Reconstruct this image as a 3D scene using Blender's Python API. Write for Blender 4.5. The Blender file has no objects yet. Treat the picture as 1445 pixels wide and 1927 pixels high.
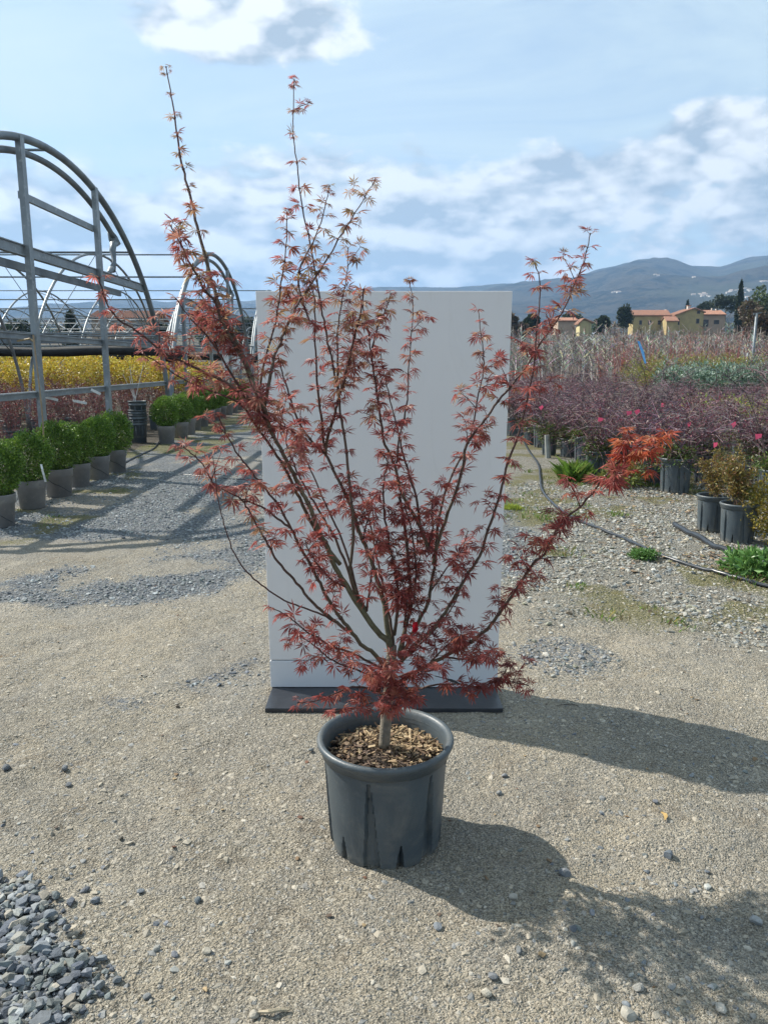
import bpy, math, random
import numpy as np
from mathutils import Vector, Matrix

random.seed(11)
rng = np.random.default_rng(11)
S = bpy.context.scene
COL = S.collection
R = math.radians

# ------------------------------------------------------------------ camera
F, CX, CY, CAMH = 1450.0, 722.5, 963.5, 1.45
PITCH = math.atan(278.5 / F)
cam_d = bpy.data.cameras.new('camera')
cam = bpy.data.objects.new('camera', cam_d)
COL.objects.link(cam)
cam.location = (0, 0, CAMH)
cam.rotation_euler = (math.pi / 2 - PITCH, 0, 0)
cam_d.sensor_fit = 'VERTICAL'
cam_d.sensor_height = 24
cam_d.sensor_width = 18
cam_d.lens = F / 1927 * 24
cam_d.clip_start = 0.05
cam_d.clip_end = 30000
S.camera = cam

# ------------------------------------------------------------------ light
SUN_EL = R(42)
SUN_AZ = math.atan2(-0.9, 0.435)          # from +Y towards +X
SDIR = Vector((math.sin(SUN_AZ) * math.cos(SUN_EL), math.cos(SUN_AZ) * math.cos(SUN_EL), math.sin(SUN_EL)))
sun_d = bpy.data.lights.new('sun', 'SUN')
sun_d.energy = 4.6
sun_d.angle = R(0.6)
sun_d.color = (1.0, 0.94, 0.84)
sun = bpy.data.objects.new('sun', sun_d)
sun.rotation_euler = (-SDIR).to_track_quat('-Z', 'Y').to_euler()
sun.location = (-20, 10, 30)
COL.objects.link(sun)

S.view_settings.view_transform = 'Standard'
S.view_settings.look = 'None'
S.view_settings.exposure = 0.90
S.view_settings.gamma = 1.0
S.view_settings.use_curve_mapping = False
S.cycles.max_bounces = 6
S.cycles.diffuse_bounces = 3
S.cycles.transparent_max_bounces = 8
S.cycles.volume_bounces = 0
S.cycles.caustics_reflective = False
S.cycles.caustics_refractive = False


class NT:
    """small helper round a node tree"""
    def __init__(s, tree):
        s.t = tree
        s.n = tree.nodes
        s.l = tree.links

    def new(s, ty, **kw):
        nd = s.n.new(ty)
        for k, v in kw.items():
            setattr(nd, k, v)
        return nd

    def put(s, sock, v):
        if isinstance(v, bpy.types.NodeSocket):
            s.l.new(v, sock)
        elif v is not None:
            if isinstance(v, (tuple, list)) and len(v) == 3 and sock.type == 'RGBA':
                v = (*v, 1)
            sock.default_value = v

    def m(s, op, a, b=None, c=None, clamp=False):
        nd = s.new('ShaderNodeMath', operation=op)
        nd.use_clamp = clamp
        s.put(nd.inputs[0], a)
        if b is not None: s.put(nd.inputs[1], b)
        if c is not None: s.put(nd.inputs[2], c)
        return nd.outputs[0]

    def mix(s, f, a, b, blend='MIX'):
        nd = s.new('ShaderNodeMix', data_type='RGBA', blend_type=blend)
        s.put(nd.inputs[0], f)
        s.put(nd.inputs[6], a)
        s.put(nd.inputs[7], b)
        return nd.outputs[2]

    def ramp(s, f, lo, hi, a=0.0, b=1.0):
        nd = s.new('ShaderNodeMapRange')
        nd.interpolation_type = 'SMOOTHSTEP'
        s.put(nd.inputs[0], f)
        nd.inputs[1].default_value = lo
        nd.inputs[2].default_value = hi
        nd.inputs[3].default_value = a
        nd.inputs[4].default_value = b
        return nd.outputs[0]

    def noise(s, vec, scale, detail=4, rough=0.55, w=None, dist=0.0):
        nd = s.new('ShaderNodeTexNoise')
        if vec is not None: s.l.new(vec, nd.inputs['Vector'])
        nd.inputs['Scale'].default_value = scale
        nd.inputs['Detail'].default_value = detail
        nd.inputs['Roughness'].default_value = rough
        nd.inputs['Distortion'].default_value = dist
        return nd.outputs[0]

    def voro(s, vec, scale, feature='F1'):
        nd = s.new('ShaderNodeTexVoronoi', feature=feature)
        s.l.new(vec, nd.inputs['Vector'])
        nd.inputs['Scale'].default_value = scale
        return nd

    def vec(s, x, y, z):
        nd = s.new('ShaderNodeCombineXYZ')
        s.put(nd.inputs[0], x); s.put(nd.inputs[1], y); s.put(nd.inputs[2], z)
        return nd.outputs[0]


# ------------------------------------------------------------------ sky (Nishita with clouds)
world = bpy.data.worlds.new('World')
S.world = world
world.use_nodes = True
w = NT(world.node_tree)
w.n.clear()
sky = w.new('ShaderNodeTexSky', sky_type='NISHITA')
sky.sun_disc = False
sky.sun_elevation = SUN_EL
sky.sun_rotation = SUN_AZ
sky.air_density = 1.0
sky.dust_density = 0.6
sky.ozone_density = 1.1
tc = w.new('ShaderNodeTexCoord')
sep = w.new('ShaderNodeSeparateXYZ')
w.l.new(tc.outputs['Generated'], sep.inputs[0])
dx, dy, dz = sep.outputs
zc = w.m('MAXIMUM', dz, 0.02)
zp = w.m('ADD', zc, 0.16)
cu, cv = w.m('DIVIDE', dx, zp), w.m('DIVIDE', dy, zp)
az = w.m('ARCTAN2', dx, dy)
el = w.m('ARCSINE', dz)
plane = w.vec(cu, cv, 0.37)
ang = w.vec(az, w.m('MULTIPLY', el, 1.7), 0.2)
# thin high streaks
cir = w.noise(w.vec(w.m('ADD', w.m('MULTIPLY', cu, 0.8), w.m('MULTIPLY', cv, 0.5)), w.m('MULTIPLY', cv, 1.5), 3.1), 1.1, 7, 0.6, dist=0.9)
cirf = w.ramp(cir, 0.26, 0.64, 0.28, 0.94)

def bump_at(px, py, sx, sy, amt):
    xc, yc = (px - CX) / F, (CY - py) / F
    d = Vector((xc, math.cos(PITCH) + yc * math.sin(PITCH), -math.sin(PITCH) + yc * math.cos(PITCH))).normalized()
    a0, e0 = math.atan2(d.x, d.y), math.asin(d.z)
    a = w.m('DIVIDE', w.m('SUBTRACT', az, a0), sx / F)
    e = w.m('DIVIDE', w.m('SUBTRACT', el, e0), sy / F)
    r2 = w.m('ADD', w.m('MULTIPLY', a, a), w.m('MULTIPLY', e, e))
    return w.m('MULTIPLY', w.m('EXPONENT', w.m('MULTIPLY', r2, -1.0)), amt)


bias = None
for b_ in [(330, 45, 95, 45, .20), (430, 60, 150, 62, .24), (560, 40, 110, 70, .20), (1330, 240, 75, 48, .34),
           (1180, 330, 130, 38, .22), (1060, 325, 80, 40, .20), (840, 415, 250, 46, .22), (640, 290, 150, 60, .13),
           (80, 410, 150, 60, .17), (370, 390, 90, 70, .15), (1440, 380, 50, 30, .2),
           (600, 480, 260, 60, .10), (760, 180, 400, 60, -.10), (120, 150, 200, 120, -.18),
           (1000, 120, 360, 100, -.14), (1250, 110, 200, 60, -.10), (440, 220, 300, 60, -.10)]:
    v = bump_at(*b_)
    bias = v if bias is None else w.m('ADD', bias, v)
horizon_band = w.ramp(el, 0.08, 0.36, 0.20, 0.0)


def heap(a_, e_, det=9):
    """cloud density at a bearing and height: rounded heaps made of ever smaller ones"""
    v_ = w.vec(a_, w.m('MULTIPLY', e_, 2.0), 0.2)
    lo = w.noise(v_, 5.2, det, 0.62)
    bil = w.m('ABSOLUTE', w.m('SUBTRACT', w.noise(v_, 13.0, 2 if det > 5 else 1, 0.5, dist=0.3), 0.5))
    return w.m('ADD', w.m('MULTIPLY', lo, 0.92), w.m('MULTIPLY', w.m('SUBTRACT', 0.18, bil), 0.42))


puff = heap(az, el)
puff_lit = heap(w.m('SUBTRACT', az, 0.014), w.m('ADD', el, 0.026), 4)
cden = w.m('ADD', w.m('ADD', puff, bias), horizon_band)
cum = w.ramp(cden, 0.545, 0.70, 0.0, 0.95)
shade = w.m('ADD', 0.58, w.m('MULTIPLY', w.m('SUBTRACT', puff, puff_lit), 6.5))
shade = w.m('SUBTRACT', shade, w.ramp(cden, 0.66, 0.95, 0.0, 0.30), clamp=True)
ccol = w.mix(shade, (2.7, 3.2, 3.7), (6.3, 6.45, 6.5))
base = w.mix(cirf, sky.outputs[0], (4.35, 5.25, 5.55))
allc = w.mix(cum, base, ccol)
bg = w.new('ShaderNodeBackground')
bg.inputs[1].default_value = 0.095
out = w.new('ShaderNodeOutputWorld')
w.l.new(allc, bg.inputs[0])
w.l.new(bg.outputs[0], out.inputs[0])
world.cycles.sampling_method = 'MANUAL'
world.cycles.sample_map_resolution = 512


# ------------------------------------------------------------------ helpers
def ray(x, y):
    xc, yc = (x - CX) / F, (CY - y) / F
    return Vector((xc, math.cos(PITCH) + yc * math.sin(PITCH), -math.sin(PITCH) + yc * math.cos(PITCH)))


def at(x, y, Y):
    d = ray(x, y)
    return Vector((0, 0, CAMH)) + d * (Y / d.y)


def gnd(x, y, z=0.0):
    d = ray(x, y)
    return Vector((0, 0, CAMH)) + d * ((z - CAMH) / d.z)


ORD = ['first', 'second', 'third', 'fourth', 'fifth', 'sixth', 'seventh', 'eighth', 'ninth', 'tenth', 'eleventh', 'twelfth', 'thirteenth', 'fourteenth', 'fifteenth',
       'sixteenth', 'seventeenth', 'eighteenth', 'nineteenth', 'twentieth', 'twenty-first', 'twenty-second', 'twenty-third', 'twenty-fourth', 'twenty-fifth']


def tag(o, label=None, cat=None, group=None, kind=None):
    if label: o['label'] = label
    if cat: o['category'] = cat
    if group: o['group'] = group
    if kind: o['kind'] = kind
    return o


def empty(name, loc=(0, 0, 0), rz=0.0, sc=1.0):
    o = bpy.data.objects.new(name, None)
    o.empty_display_size = 0.1
    COL.objects.link(o)
    o.location = loc
    o.rotation_euler = (0, 0, rz)
    o.scale = (sc, sc, sc)
    return o


def link(name, me, parent=None, loc=None, kind=None):
    o = bpy.data.objects.new(name, me)
    COL.objects.link(o)
    if parent is not None: o.parent = parent
    if loc is not None: o.location = loc
    if kind: o['kind'] = kind
    return o


def kids(o):
    return [c for c in bpy.data.objects if c.parent == o]


def copy_tree(o, parent=None, depth=0):
    c = o.copy()
    COL.objects.link(c)
    if parent is not None: c.parent = parent
    for ch in CH[o.name]:
        copy_tree(ch, c, depth + 1)
    return c


CH = {}


def register(root):
    """remember the children of a prototype so that copies need no search"""
    CH[root.name] = kids(root)
    for c in CH[root.name]: register(c)
    return root


class MB:
    """collects vertices and faces of one mesh"""
    def __init__(s):
        s.v, s.f, s.c, s.mi, s.n = [], [], [], [], 0

    def add(s, verts, faces, col=None, mi=0):
        verts = np.asarray(verts, float)
        s.v.append(verts)
        for f in faces:
            s.f.append(tuple(i + s.n for i in f))
            s.mi.append(mi)
        s.n += len(verts)
        if col is not None:
            s.c.append(np.tile(np.array([*col, 1.0]), (len(verts), 1)))
        else:
            s.c.append(np.ones((len(verts), 4)))

    def box(s, lo, hi, col=None, M=None, mi=0):
        x0, y0, z0 = lo; x1, y1, z1 = hi
        v = np.array([(x0, y0, z0), (x1, y0, z0), (x1, y1, z0), (x0, y1, z0), (x0, y0, z1), (x1, y0, z1), (x1, y1, z1), (x0, y1, z1)], float)
        if M is not None:
            v = np.array([tuple(M @ Vector(p)) for p in v])
        s.add(v, [(0, 3, 2, 1), (4, 5, 6, 7), (0, 1, 5, 4), (1, 2, 6, 5), (2, 3, 7, 6), (3, 0, 4, 7)], col, mi)

    def tube(s, pts, rad, n=6, col=None, cap=True, cols=None):
        pts = [Vector(p) for p in pts]
        k = len(pts)
        if not hasattr(rad, '__len__'): rad = [rad] * k
        T = []
        for i in range(k):
            a, b = pts[max(i - 1, 0)], pts[min(i + 1, k - 1)]
            d = (b - a)
            T.append(d.normalized() if d.length > 1e-9 else Vector((0, 0, 1)))
        ref = Vector((0, 0, 1)) if abs(T[0].z) < 0.9 else Vector((1, 0, 0))
        N = (ref - T[0] * ref.dot(T[0])).normalized()
        vs = []
        for i in range(k):
            N = (N - T[i] * N.dot(T[i]))
            N = N.normalized() if N.length > 1e-6 else T[i].orthogonal().normalized()
            B = T[i].cross(N)
            for j in range(n):
                a = 2 * math.pi * j / n
                vs.append(pts[i] + (N * math.cos(a) + B * math.sin(a)) * rad[i])
        fs = []
        for i in range(k - 1):
            for j in range(n):
                j2 = (j + 1) % n
                fs.append((i * n + j, i * n + j2, (i + 1) * n + j2, (i + 1) * n + j))
        if cap:
            fs.append(tuple(reversed(range(n))))
            fs.append(tuple(range((k - 1) * n, k * n)))
        s.add([tuple(p) for p in vs], fs, col)

    def bar(s, a, b, wx, wz, col=None, side=None):
        """rectangular bar from a to b; side: direction of the wx dimension"""
        a, b = Vector(a), Vector(b)
        d = (b - a).normalized()
        sd = Vector(side) if side is not None else (Vector((0, 0, 1)).cross(d) if abs(d.z) < 0.9 else Vector((1, 0, 0)))
        sd = (sd - d * sd.dot(d)).normalized()
        u = d.cross(sd)
        vs = [p + sd * (wx / 2 * i) + u * (wz / 2 * j) for p in (a, b) for i, j in ((-1, -1), (1, -1), (1, 1), (-1, 1))]
        s.add([tuple(p) for p in vs], [(0, 3, 2, 1), (4, 5, 6, 7), (0, 1, 5, 4), (1, 2, 6, 5), (2, 3, 7, 6), (3, 0, 4, 7)], col)

    def lathe(s, prof, n=48, col=None, cap0=False, cap1=False):
        vs, fs = [], []
        for r, z in prof:
            for j in range(n):
                a = 2 * math.pi * j / n
                vs.append((r * math.cos(a), r * math.sin(a), z))
        for i in range(len(prof) - 1):
            for j in range(n):
                j2 = (j + 1) % n
                fs.append((i * n + j, i * n + j2, (i + 1) * n + j2, (i + 1) * n + j))
        if cap0: fs.append(tuple(reversed(range(n))))
        if cap1: fs.append(tuple(range((len(prof) - 1) * n, len(prof) * n)))
        s.add(vs, fs, col)

    def mesh(s, name, mats, smooth=False, colors=True):
        me = bpy.data.meshes.new(name)
        V = np.concatenate(s.v) if s.v else np.zeros((0, 3))
        fast_mesh(me, V, s.f)
        if colors and len(V):
            ca = me.color_attributes.new('Col', 'FLOAT_COLOR', 'POINT')
            ca.data.foreach_set('color', np.concatenate(s.c).astype(np.float32).ravel())
        if not isinstance(mats, (list, tuple)): mats = [mats]
        for m_ in mats: me.materials.append(m_)
        if len(mats) > 1:
            me.polygons.foreach_set('material_index', np.array(s.mi, np.int32))
        me.polygons.foreach_set('use_smooth', np.full(len(me.polygons), bool(smooth)))
        return me

    def build(s, name, mat, parent=None, smooth=False, kind=None, loc=None):
        return link(name, s.mesh(name, mat, smooth), parent, loc, kind)


def fast_mesh(me, V, faces):
    me.vertices.add(len(V))
    me.vertices.foreach_set('co', np.asarray(V, np.float32).ravel())
    if isinstance(faces, np.ndarray):
        k = faces.shape[1]
        tot = np.full(len(faces), k, np.int32)
        flat = faces.ravel().astype(np.int32)
    else:
        tot = np.array([len(f) for f in faces], np.int32)
        flat = np.array([i for f in faces for i in f], np.int32)
    st = np.concatenate([[0], np.cumsum(tot)[:-1]]).astype(np.int32) if len(tot) else np.zeros(0, np.int32)
    me.loops.add(len(flat))
    me.loops.foreach_set('vertex_index', flat)
    me.polygons.add(len(tot))
    me.polygons.foreach_set('loop_start', st)
    me.polygons.foreach_set('loop_total', tot)
    me.update(calc_edges=True)


def np_mesh(name, V, faces, col=None, mat=None, smooth=False):
    me = bpy.data.meshes.new(name)
    fast_mesh(me, V, faces)
    if col is not None:
        ca = me.color_attributes.new('Col', 'FLOAT_COLOR', 'POINT')
        if col.shape[1] == 3: col = np.concatenate([col, np.ones((len(col), 1))], 1)
        ca.data.foreach_set('color', col.astype(np.float32).ravel())
    if mat: me.materials.append(mat)
    me.polygons.foreach_set('use_smooth', np.full(len(me.polygons), bool(smooth)))
    return me


def _h(ix, iy, seed):
    n = (ix.astype(np.int64) * 374761393 + iy.astype(np.int64) * 668265263 + seed * 1442695041) & 0xffffffff
    n = ((n ^ (n >> 13)) * 1274126177) & 0xffffffff
    n = n ^ (n >> 16)
    return (n & 0xffff) / 65535.0


def vnoise(x, y, seed=0):
    ix, iy = np.floor(x), np.floor(y)
    fx, fy = x - ix, y - iy
    fx, fy = fx * fx * (3 - 2 * fx), fy * fy * (3 - 2 * fy)
    a, b = _h(ix, iy, seed), _h(ix + 1, iy, seed)
    c, d = _h(ix, iy + 1, seed), _h(ix + 1, iy + 1, seed)
    return (a * (1 - fx) + b * fx) * (1 - fy) + (c * (1 - fx) + d * fx) * fy


def fbm(x, y, seed=0, o=4):
    s, a, t = 0.0, 0.5, 0.0
    for i in range(o):
        s = s + a * vnoise(x, y, seed + i * 17)
        t += a
        x, y, a = x * 2.03 + 11.3, y * 2.03 + 5.7, a * 0.5
    return s / t


def sstep(x, a, b):
    t = np.clip((x - a) / (b - a), 0, 1)
    return t * t * (3 - 2 * t)


# ------------------------------------------------------------------ materials
def gmat(name, c1, c2=None, scale=8.0, rough=0.6, bump=0.0, bscale=60.0, metal=0.0, spec=0.5,
         transl=0.0, attr=False, rand=0.0, c3=None, s3=40.0, t3=(0.55, 0.7), coords='Object'):
    ma = bpy.data.materials.new(name)
    ma.use_nodes = True
    t = NT(ma.node_tree)
    bs = t.n['Principled BSDF']
    tcn = t.new('ShaderNodeTexCoord').outputs[coords]
    n = t.noise(tcn, scale, 5, 0.6)
    c = t.mix(t.ramp(n, 0.32, 0.68), c1, c2 if c2 else tuple(x * 0.8 for x in c1))
    if c3:
        c = t.mix(t.ramp(t.noise(tcn, s3, 4, 0.65), *t3), c, c3)
    if attr:
        at_ = t.new('ShaderNodeAttribute', attribute_name='Col')
        c = t.mix(1.0, c, at_.outputs[0], 'MULTIPLY')
    if rand:
        oi = t.new('ShaderNodeObjectInfo')
        f = t.m('ADD', t.m('MULTIPLY', oi.outputs['Random'], 2 * rand), 1 - rand)
        c = t.mix(1.0, c, t.vec(f, f, f), 'MULTIPLY')
    t.put(bs.inputs['Base Color'], c)
    bs.inputs['Roughness'].default_value = rough
    bs.inputs['Metallic'].default_value = metal
    bs.inputs['Specular IOR Level'].default_value = spec
    if bump:
        b = t.new('ShaderNodeBump')
        b.inputs['Strength'].default_value = min(1.0, bump)
        b.inputs['Distance'].default_value = 0.01
        t.l.new(t.noise(tcn, bscale, 5, 0.6), b.inputs['Height'])
        t.l.new(b.outputs[0], bs.inputs['Normal'])
    if transl:
        tr = t.new('ShaderNodeBsdfTranslucent')
        t.put(tr.inputs[0], c)
        mx = t.new('ShaderNodeMixShader')
        mx.inputs[0].default_value = transl
        t.l.new(bs.outputs[0], mx.inputs[1])
        t.l.new(tr.outputs[0], mx.inputs[2])
        o = t.n['Material Output']
        t.l.new(mx.outputs[0], o.inputs[0])
    return ma


MAT = {}
MAT['galv'] = gmat('galvanised_steel', (0.27, 0.30, 0.315), (0.19, 0.21, 0.225), 3.0, 0.42, 0.05, 90, metal=0.35, c3=(0.36, 0.38, 0.39), s3=14)
MAT['galv2'] = gmat('weathered_backlit_steel', (0.22, 0.25, 0.27), (0.13, 0.15, 0.17), 3.0, 0.5, 0.05, 90, metal=0.4)  # darker steel; on the end arches its tone paints in backlit shade
MAT['darkfilm'] = gmat('rolled_black_film', (0.014, 0.015, 0.017), (0.024, 0.026, 0.028), 5, 0.75, 0.3, 20)
MAT['potblack'] = gmat('charcoal_plastic', (0.070, 0.090, 0.102), (0.054, 0.070, 0.082), 7, 0.42, 0.12, 160, c3=(0.095, 0.108, 0.115), s3=22, t3=(0.56, 0.8))
_t = NT(MAT['potblack'].node_tree)
_b = _t.n['Principled BSDF']
_src = _b.inputs['Base Color'].links[0].from_socket
_co = _t.new('ShaderNodeTexCoord').outputs['Object']
_sp = _t.new('ShaderNodeSeparateXYZ'); _t.l.new(_co, _sp.inputs[0])
_low = _t.ramp(_t.m('ADD', _sp.outputs[2], _t.m('MULTIPLY', _t.noise(_co, 18, 5, 0.65), 0.10)), 0.045, 0.10, 1.0, 0.0)
_dust = _t.m('MULTIPLY', _low, _t.ramp(_t.noise(_co, 45, 5, 0.7), 0.35, 0.62, 0.15, 0.95))
_sm = _t.ramp(_t.noise(_co, 5, 6, 0.7, dist=1.0), 0.46, 0.72, 0.0, 0.45)
_t.put(_b.inputs['Base Color'], _t.mix(_t.m('MAXIMUM', _dust, _sm), _src, (0.20, 0.195, 0.175)))
MAT['potgrey'] = gmat('taupe_grey_plastic', (0.25, 0.24, 0.23), (0.19, 0.183, 0.18), 6, 0.6, 0.1, 120, rand=0.12, c3=(0.29, 0.275, 0.25), s3=18)
MAT['bark'] = gmat('maple_bark', (1, 1, 1), (0.62, 0.62, 0.62), 60, 0.62, 0.45, 220, attr=True)
MAT['mapleleaf'] = gmat('maple_leaf', (1, 1, 1), (0.72, 0.72, 0.72), 40, 0.45, 0, transl=0.5, attr=True, spec=0.4)
MAT['leafcol'] = gmat('small_leaf', (1, 1, 1), (0.7, 0.7, 0.7), 14, 0.42, 0, transl=0.3, attr=True, rand=0.12)
MAT['twig'] = gmat('twig_bark', (1, 1, 1), (0.7, 0.7, 0.7), 20, 0.65, 0, attr=True, rand=0.15)
MAT['soil'] = gmat('potting_soil', (0.045, 0.034, 0.026), (0.075, 0.058, 0.043), 40, 0.95, 1.0, 160)
MAT['mulch'] = gmat('bark_mulch', (1, 1, 1), (0.65, 0.62, 0.6), 50, 0.85, 0.3, 150, attr=True)
MAT['board'] = gmat('white_painted_board', (0.74, 0.715, 0.70), (0.71, 0.69, 0.68), 1.4, 0.55, 0.02, 300)
_t = NT(MAT['board'].node_tree); _b = _t.n['Principled BSDF']
_src = _b.inputs['Base Color'].links[0].from_socket
_co = _t.new('ShaderNodeTexCoord').outputs['Object']
_sp = _t.new('ShaderNodeSeparateXYZ'); _t.l.new(_co, _sp.inputs[0])
_spl = _t.m('MULTIPLY', _t.ramp(_sp.outputs[2], 0.15, 0.75, 1.0, 0.0), _t.ramp(_t.noise(_co, 24, 6, 0.75), 0.55, 0.72, 0.0, 0.22))
_rub = _t.ramp(_t.noise(_t.vec(_t.m('MULTIPLY', _sp.outputs[0], 5.0), _t.m('MULTIPLY', _sp.outputs[2], 0.8), 0.0), 2.0, 6, 0.7, dist=0.8), 0.52, 0.74, 0.0, 0.13)
_t.put(_b.inputs['Base Color'], _t.mix(_t.m('MAXIMUM', _spl, _rub), _src, (0.42, 0.39, 0.35)))
MAT['board2'] = gmat('pale_laminate', (0.62, 0.635, 0.66), (0.65, 0.66, 0.68), 1.2, 0.45, 0.02, 300)
MAT['boardedge'] = gmat('board_edge', (0.80, 0.80, 0.79), (0.70, 0.70, 0.70), 9, 0.6)
MAT['blackbase'] = gmat('black_base_paint', (0.022, 0.025, 0.031), (0.035, 0.038, 0.046), 9, 0.34, 0.08, 60, c3=(0.09, 0.09, 0.09), s3=30, t3=(0.62, 0.85))
MAT['hose'] = gmat('black_hose', (0.018, 0.022, 0.028), (0.032, 0.038, 0.046), 6, 0.30, 0.05, 60)
MAT['stone'] = gmat('stone', (1, 1, 1), (0.74, 0.74, 0.74), 50, 0.8, 0.3, 260, attr=True)
MAT['redtag'] = gmat('red_plastic_tag', (0.55, 0.012, 0.03), None, 8, 0.4, transl=0.3)
MAT['pinktag'] = gmat('pink_plastic_tag', (0.75, 0.10, 0.20), None, 8, 0.4, transl=0.3)
MAT['whitetag'] = gmat('white_plastic', (0.78, 0.78, 0.76), None, 8, 0.4)
MAT['blue'] = gmat('blue_plastic_film', (0.05, 0.22, 0.55), (0.12, 0.35, 0.65), 20, 0.35, transl=0.3)
MAT['box'] = gmat('grey_enclosure', (0.30, 0.31, 0.29), (0.24, 0.25, 0.23), 8, 0.5)
MAT['ochre'] = gmat('ochre_render', (0.43, 0.335, 0.155), (0.33, 0.26, 0.13), 0.6, 0.85)
MAT['pinkr'] = gmat('rose_render', (0.40, 0.30, 0.22), (0.34, 0.25, 0.19), 0.6, 0.85)
MAT['roof'] = gmat('terracotta_roof', (0.36, 0.175, 0.115), (0.27, 0.15, 0.105), 1.5, 0.85, c3=(0.20, 0.13, 0.10), s3=3)
MAT['window'] = gmat('dark_window', (0.03, 0.03, 0.03), None, 3, 0.25)
MAT['shutter'] = gmat('brown_shutter', (0.10, 0.06, 0.04), None, 3, 0.6)
MAT['stonewhite'] = gmat('pale_village_wall', (0.62, 0.58, 0.52), (0.5, 0.46, 0.40), 0.05, 0.8, rand=0.2)
MAT['crown'] = gmat('tree_leaf', (1, 1, 1), (0.6, 0.6, 0.6), 0.8, 0.6, transl=0.2, attr=True)


# ------------------------------------------------------------------ ground
def terrain(x, y):
    d = np.sqrt(x * x + y * y)
    rise = 10.2 * sstep(y, 95, 250) + 0.022 * np.clip(y - 250, 0, 900)
    return rise


def zones(x, y):
    """what lies on the ground: grey gravel, pale gravel, moss, dark bed soil (0..1 each)"""
    e = (fbm(x * 1.3, y * 1.3, 3, 4) - 0.5)
    e2 = (fbm(x * 4.5, y * 4.5, 9, 3) - 0.5)
    jag = e * 1.5 + e2 * 0.5
    # heap of crushed grey stone at the near left
    ll = sstep(-0.61 - 0.95 * np.clip(y - 1.64, 0, 9) - x + jag * 0.34, -0.08, 0.14) * sstep(2.02 - y + jag * 0.25, -0.03, 0.08)
    # grey gravel lane beyond the board
    lane = sstep(y - 5.25 + jag * 2.0, -0.9, 1.0)
    tan_hole = np.exp(-(((x + 3.0) / 1.3) ** 2 + ((y - 5.5) / 0.8) ** 2)) * 1.35
    lane = lane * (1 - sstep(tan_hole + jag * 1.0, 0.1, 0.9)) * sstep(x + 4.3, -0.2, 0.2) * (1 - sstep(x - 1.25 + jag * .4, -0.3, 0.35))
    lane = np.maximum(lane, sstep(np.exp(-(((x + 1.3) / 0.62) ** 2 + ((y - 5.1) / 0.45) ** 2)) + jag * 1.2, 0.2, 0.95))
    lane = lane * (1 - 0.55 * sstep(fbm(x * .9 + 9, y * .6, 31, 3), .50, .62) * sstep(y - 5.5, 0, 2))
    g2 = sstep(np.exp(-(((x - 0.95) / 0.30) ** 2 + ((y - 3.75) / 0.30) ** 2)) + jag * 1.3, 0.2, 1.1) * 0.7
    g3 = sstep(fbm(x * 2.2 + 4, y * 2.2, 77, 4) + 0.13 * np.exp(-((x - 1.1) / .8) ** 2 - ((y - 1.6) / .7) ** 2), 0.60, 0.85) * 0.0
    g = np.clip(np.maximum(np.maximum(ll, lane), np.maximum(g2 * 0.8, g3)), 0, 1)
    # pale broken stone at the right
    p = sstep(y - 4.15 + 0.25 * (x - 1) + jag * 1.4, -0.9, 0.9) * sstep(x - 0.75 + jag * 0.5, -0.45, 0.5)
    p = np.clip(p * (1 - lane * 0.8), 0, 1)
    # moss and weeds
    ms = fbm(x * 1.7 + 40, y * 1.7, 5, 4)
    m = sstep(ms, 0.46, 0.60) * np.maximum(sstep(x - 0.9, 0, 0.6) * sstep(y - 3.7, 0, 0.8) * (1 - sstep(y - 14, 0, 6)) * 0.8,
                                           sstep(-2.75 - x + jag * .3, 0, 0.3) * sstep(y - 5.5, 0, 1) * 0.95)
    m = m * (1 - ll)
    # earth of the nursery beds
    b = np.maximum(sstep(-4.25 - x + e * 0.3, -0.1, 0.2) * sstep(y - 4, 0, 1), sstep(x - 3.6 + jag * 0.6 - 0.02 * y, -0.3, 0.5) * sstep(y - 5.5, 0, 2))
    b = np.maximum(b, sstep(y - 38, 0, 10))
    return g, p, m, b


def axis(lo, hi, dlo, dhi, step, far, grow):
    a = list(np.arange(dlo, dhi, step))
    st = step
    x = dhi
    while x < far:
        a.append(x)
        st *= grow
        x += st
    a.append(far)
    st, x = step, dlo - step
    b = []
    while x > -far if lo is None else x > lo:
        b.append(x)
        st *= grow
        x -= st
    b.append(-far if lo is None else lo)
    return np.array(sorted(set(np.round(b + a, 4))))


gx = axis(None, None, -1.8, 2.4, 0.016, 7000, 1.07)
ys = [0.7]
while ys[-1] < 6500:
    yy = ys[-1]
    ys.append(yy + (0.0115 * max(1, yy / 1.7) if yy < 9 else 0.06 * (yy / 9) ** 1.55))
gy = np.array([-7000, -3000, -900, -300, -90, -30, -10, -4, -1.5, -0.3, 0.3] + ys)
GX, GY = np.meshgrid(gx, gy)
near = np.exp(-np.clip(GY - 5, 0, None) / 4) * (np.abs(GX) < 6)
rel = (fbm(GX * 6, GY * 6, 50, 4) - 0.5) * 0.038 + (fbm(GX * 30, GY * 30, 60, 3) - 0.5) * 0.013 + (np.abs(fbm(GX * 75, GY * 75, 63, 2) - .5)) * -0.006
g_, p_, m_, b_ = zones(GX, GY)
rel = rel + (fbm(GX * 0.9, GY * 0.9, 71, 3) - 0.5) * 0.03
flat = np.exp(-((GX) ** 2 + (GY - 2.17) ** 2) / 0.09) + np.exp(-((GX / 0.7) ** 4 + ((GY - 3.15) / 0.3) ** 4))
GZ = rel * near * (1 - 0.8 * np.clip(flat, 0, 1)) + terrain(GX, GY)
V = np.stack([GX.ravel(), GY.ravel(), GZ.ravel()], 1)
ny, nx = GX.shape
ii = (np.arange(ny - 1)[:, None] * nx + np.arange(nx - 1)[None]).ravel()
Fq = np.stack([ii, ii + 1, ii + nx + 1, ii + nx], 1)


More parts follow.
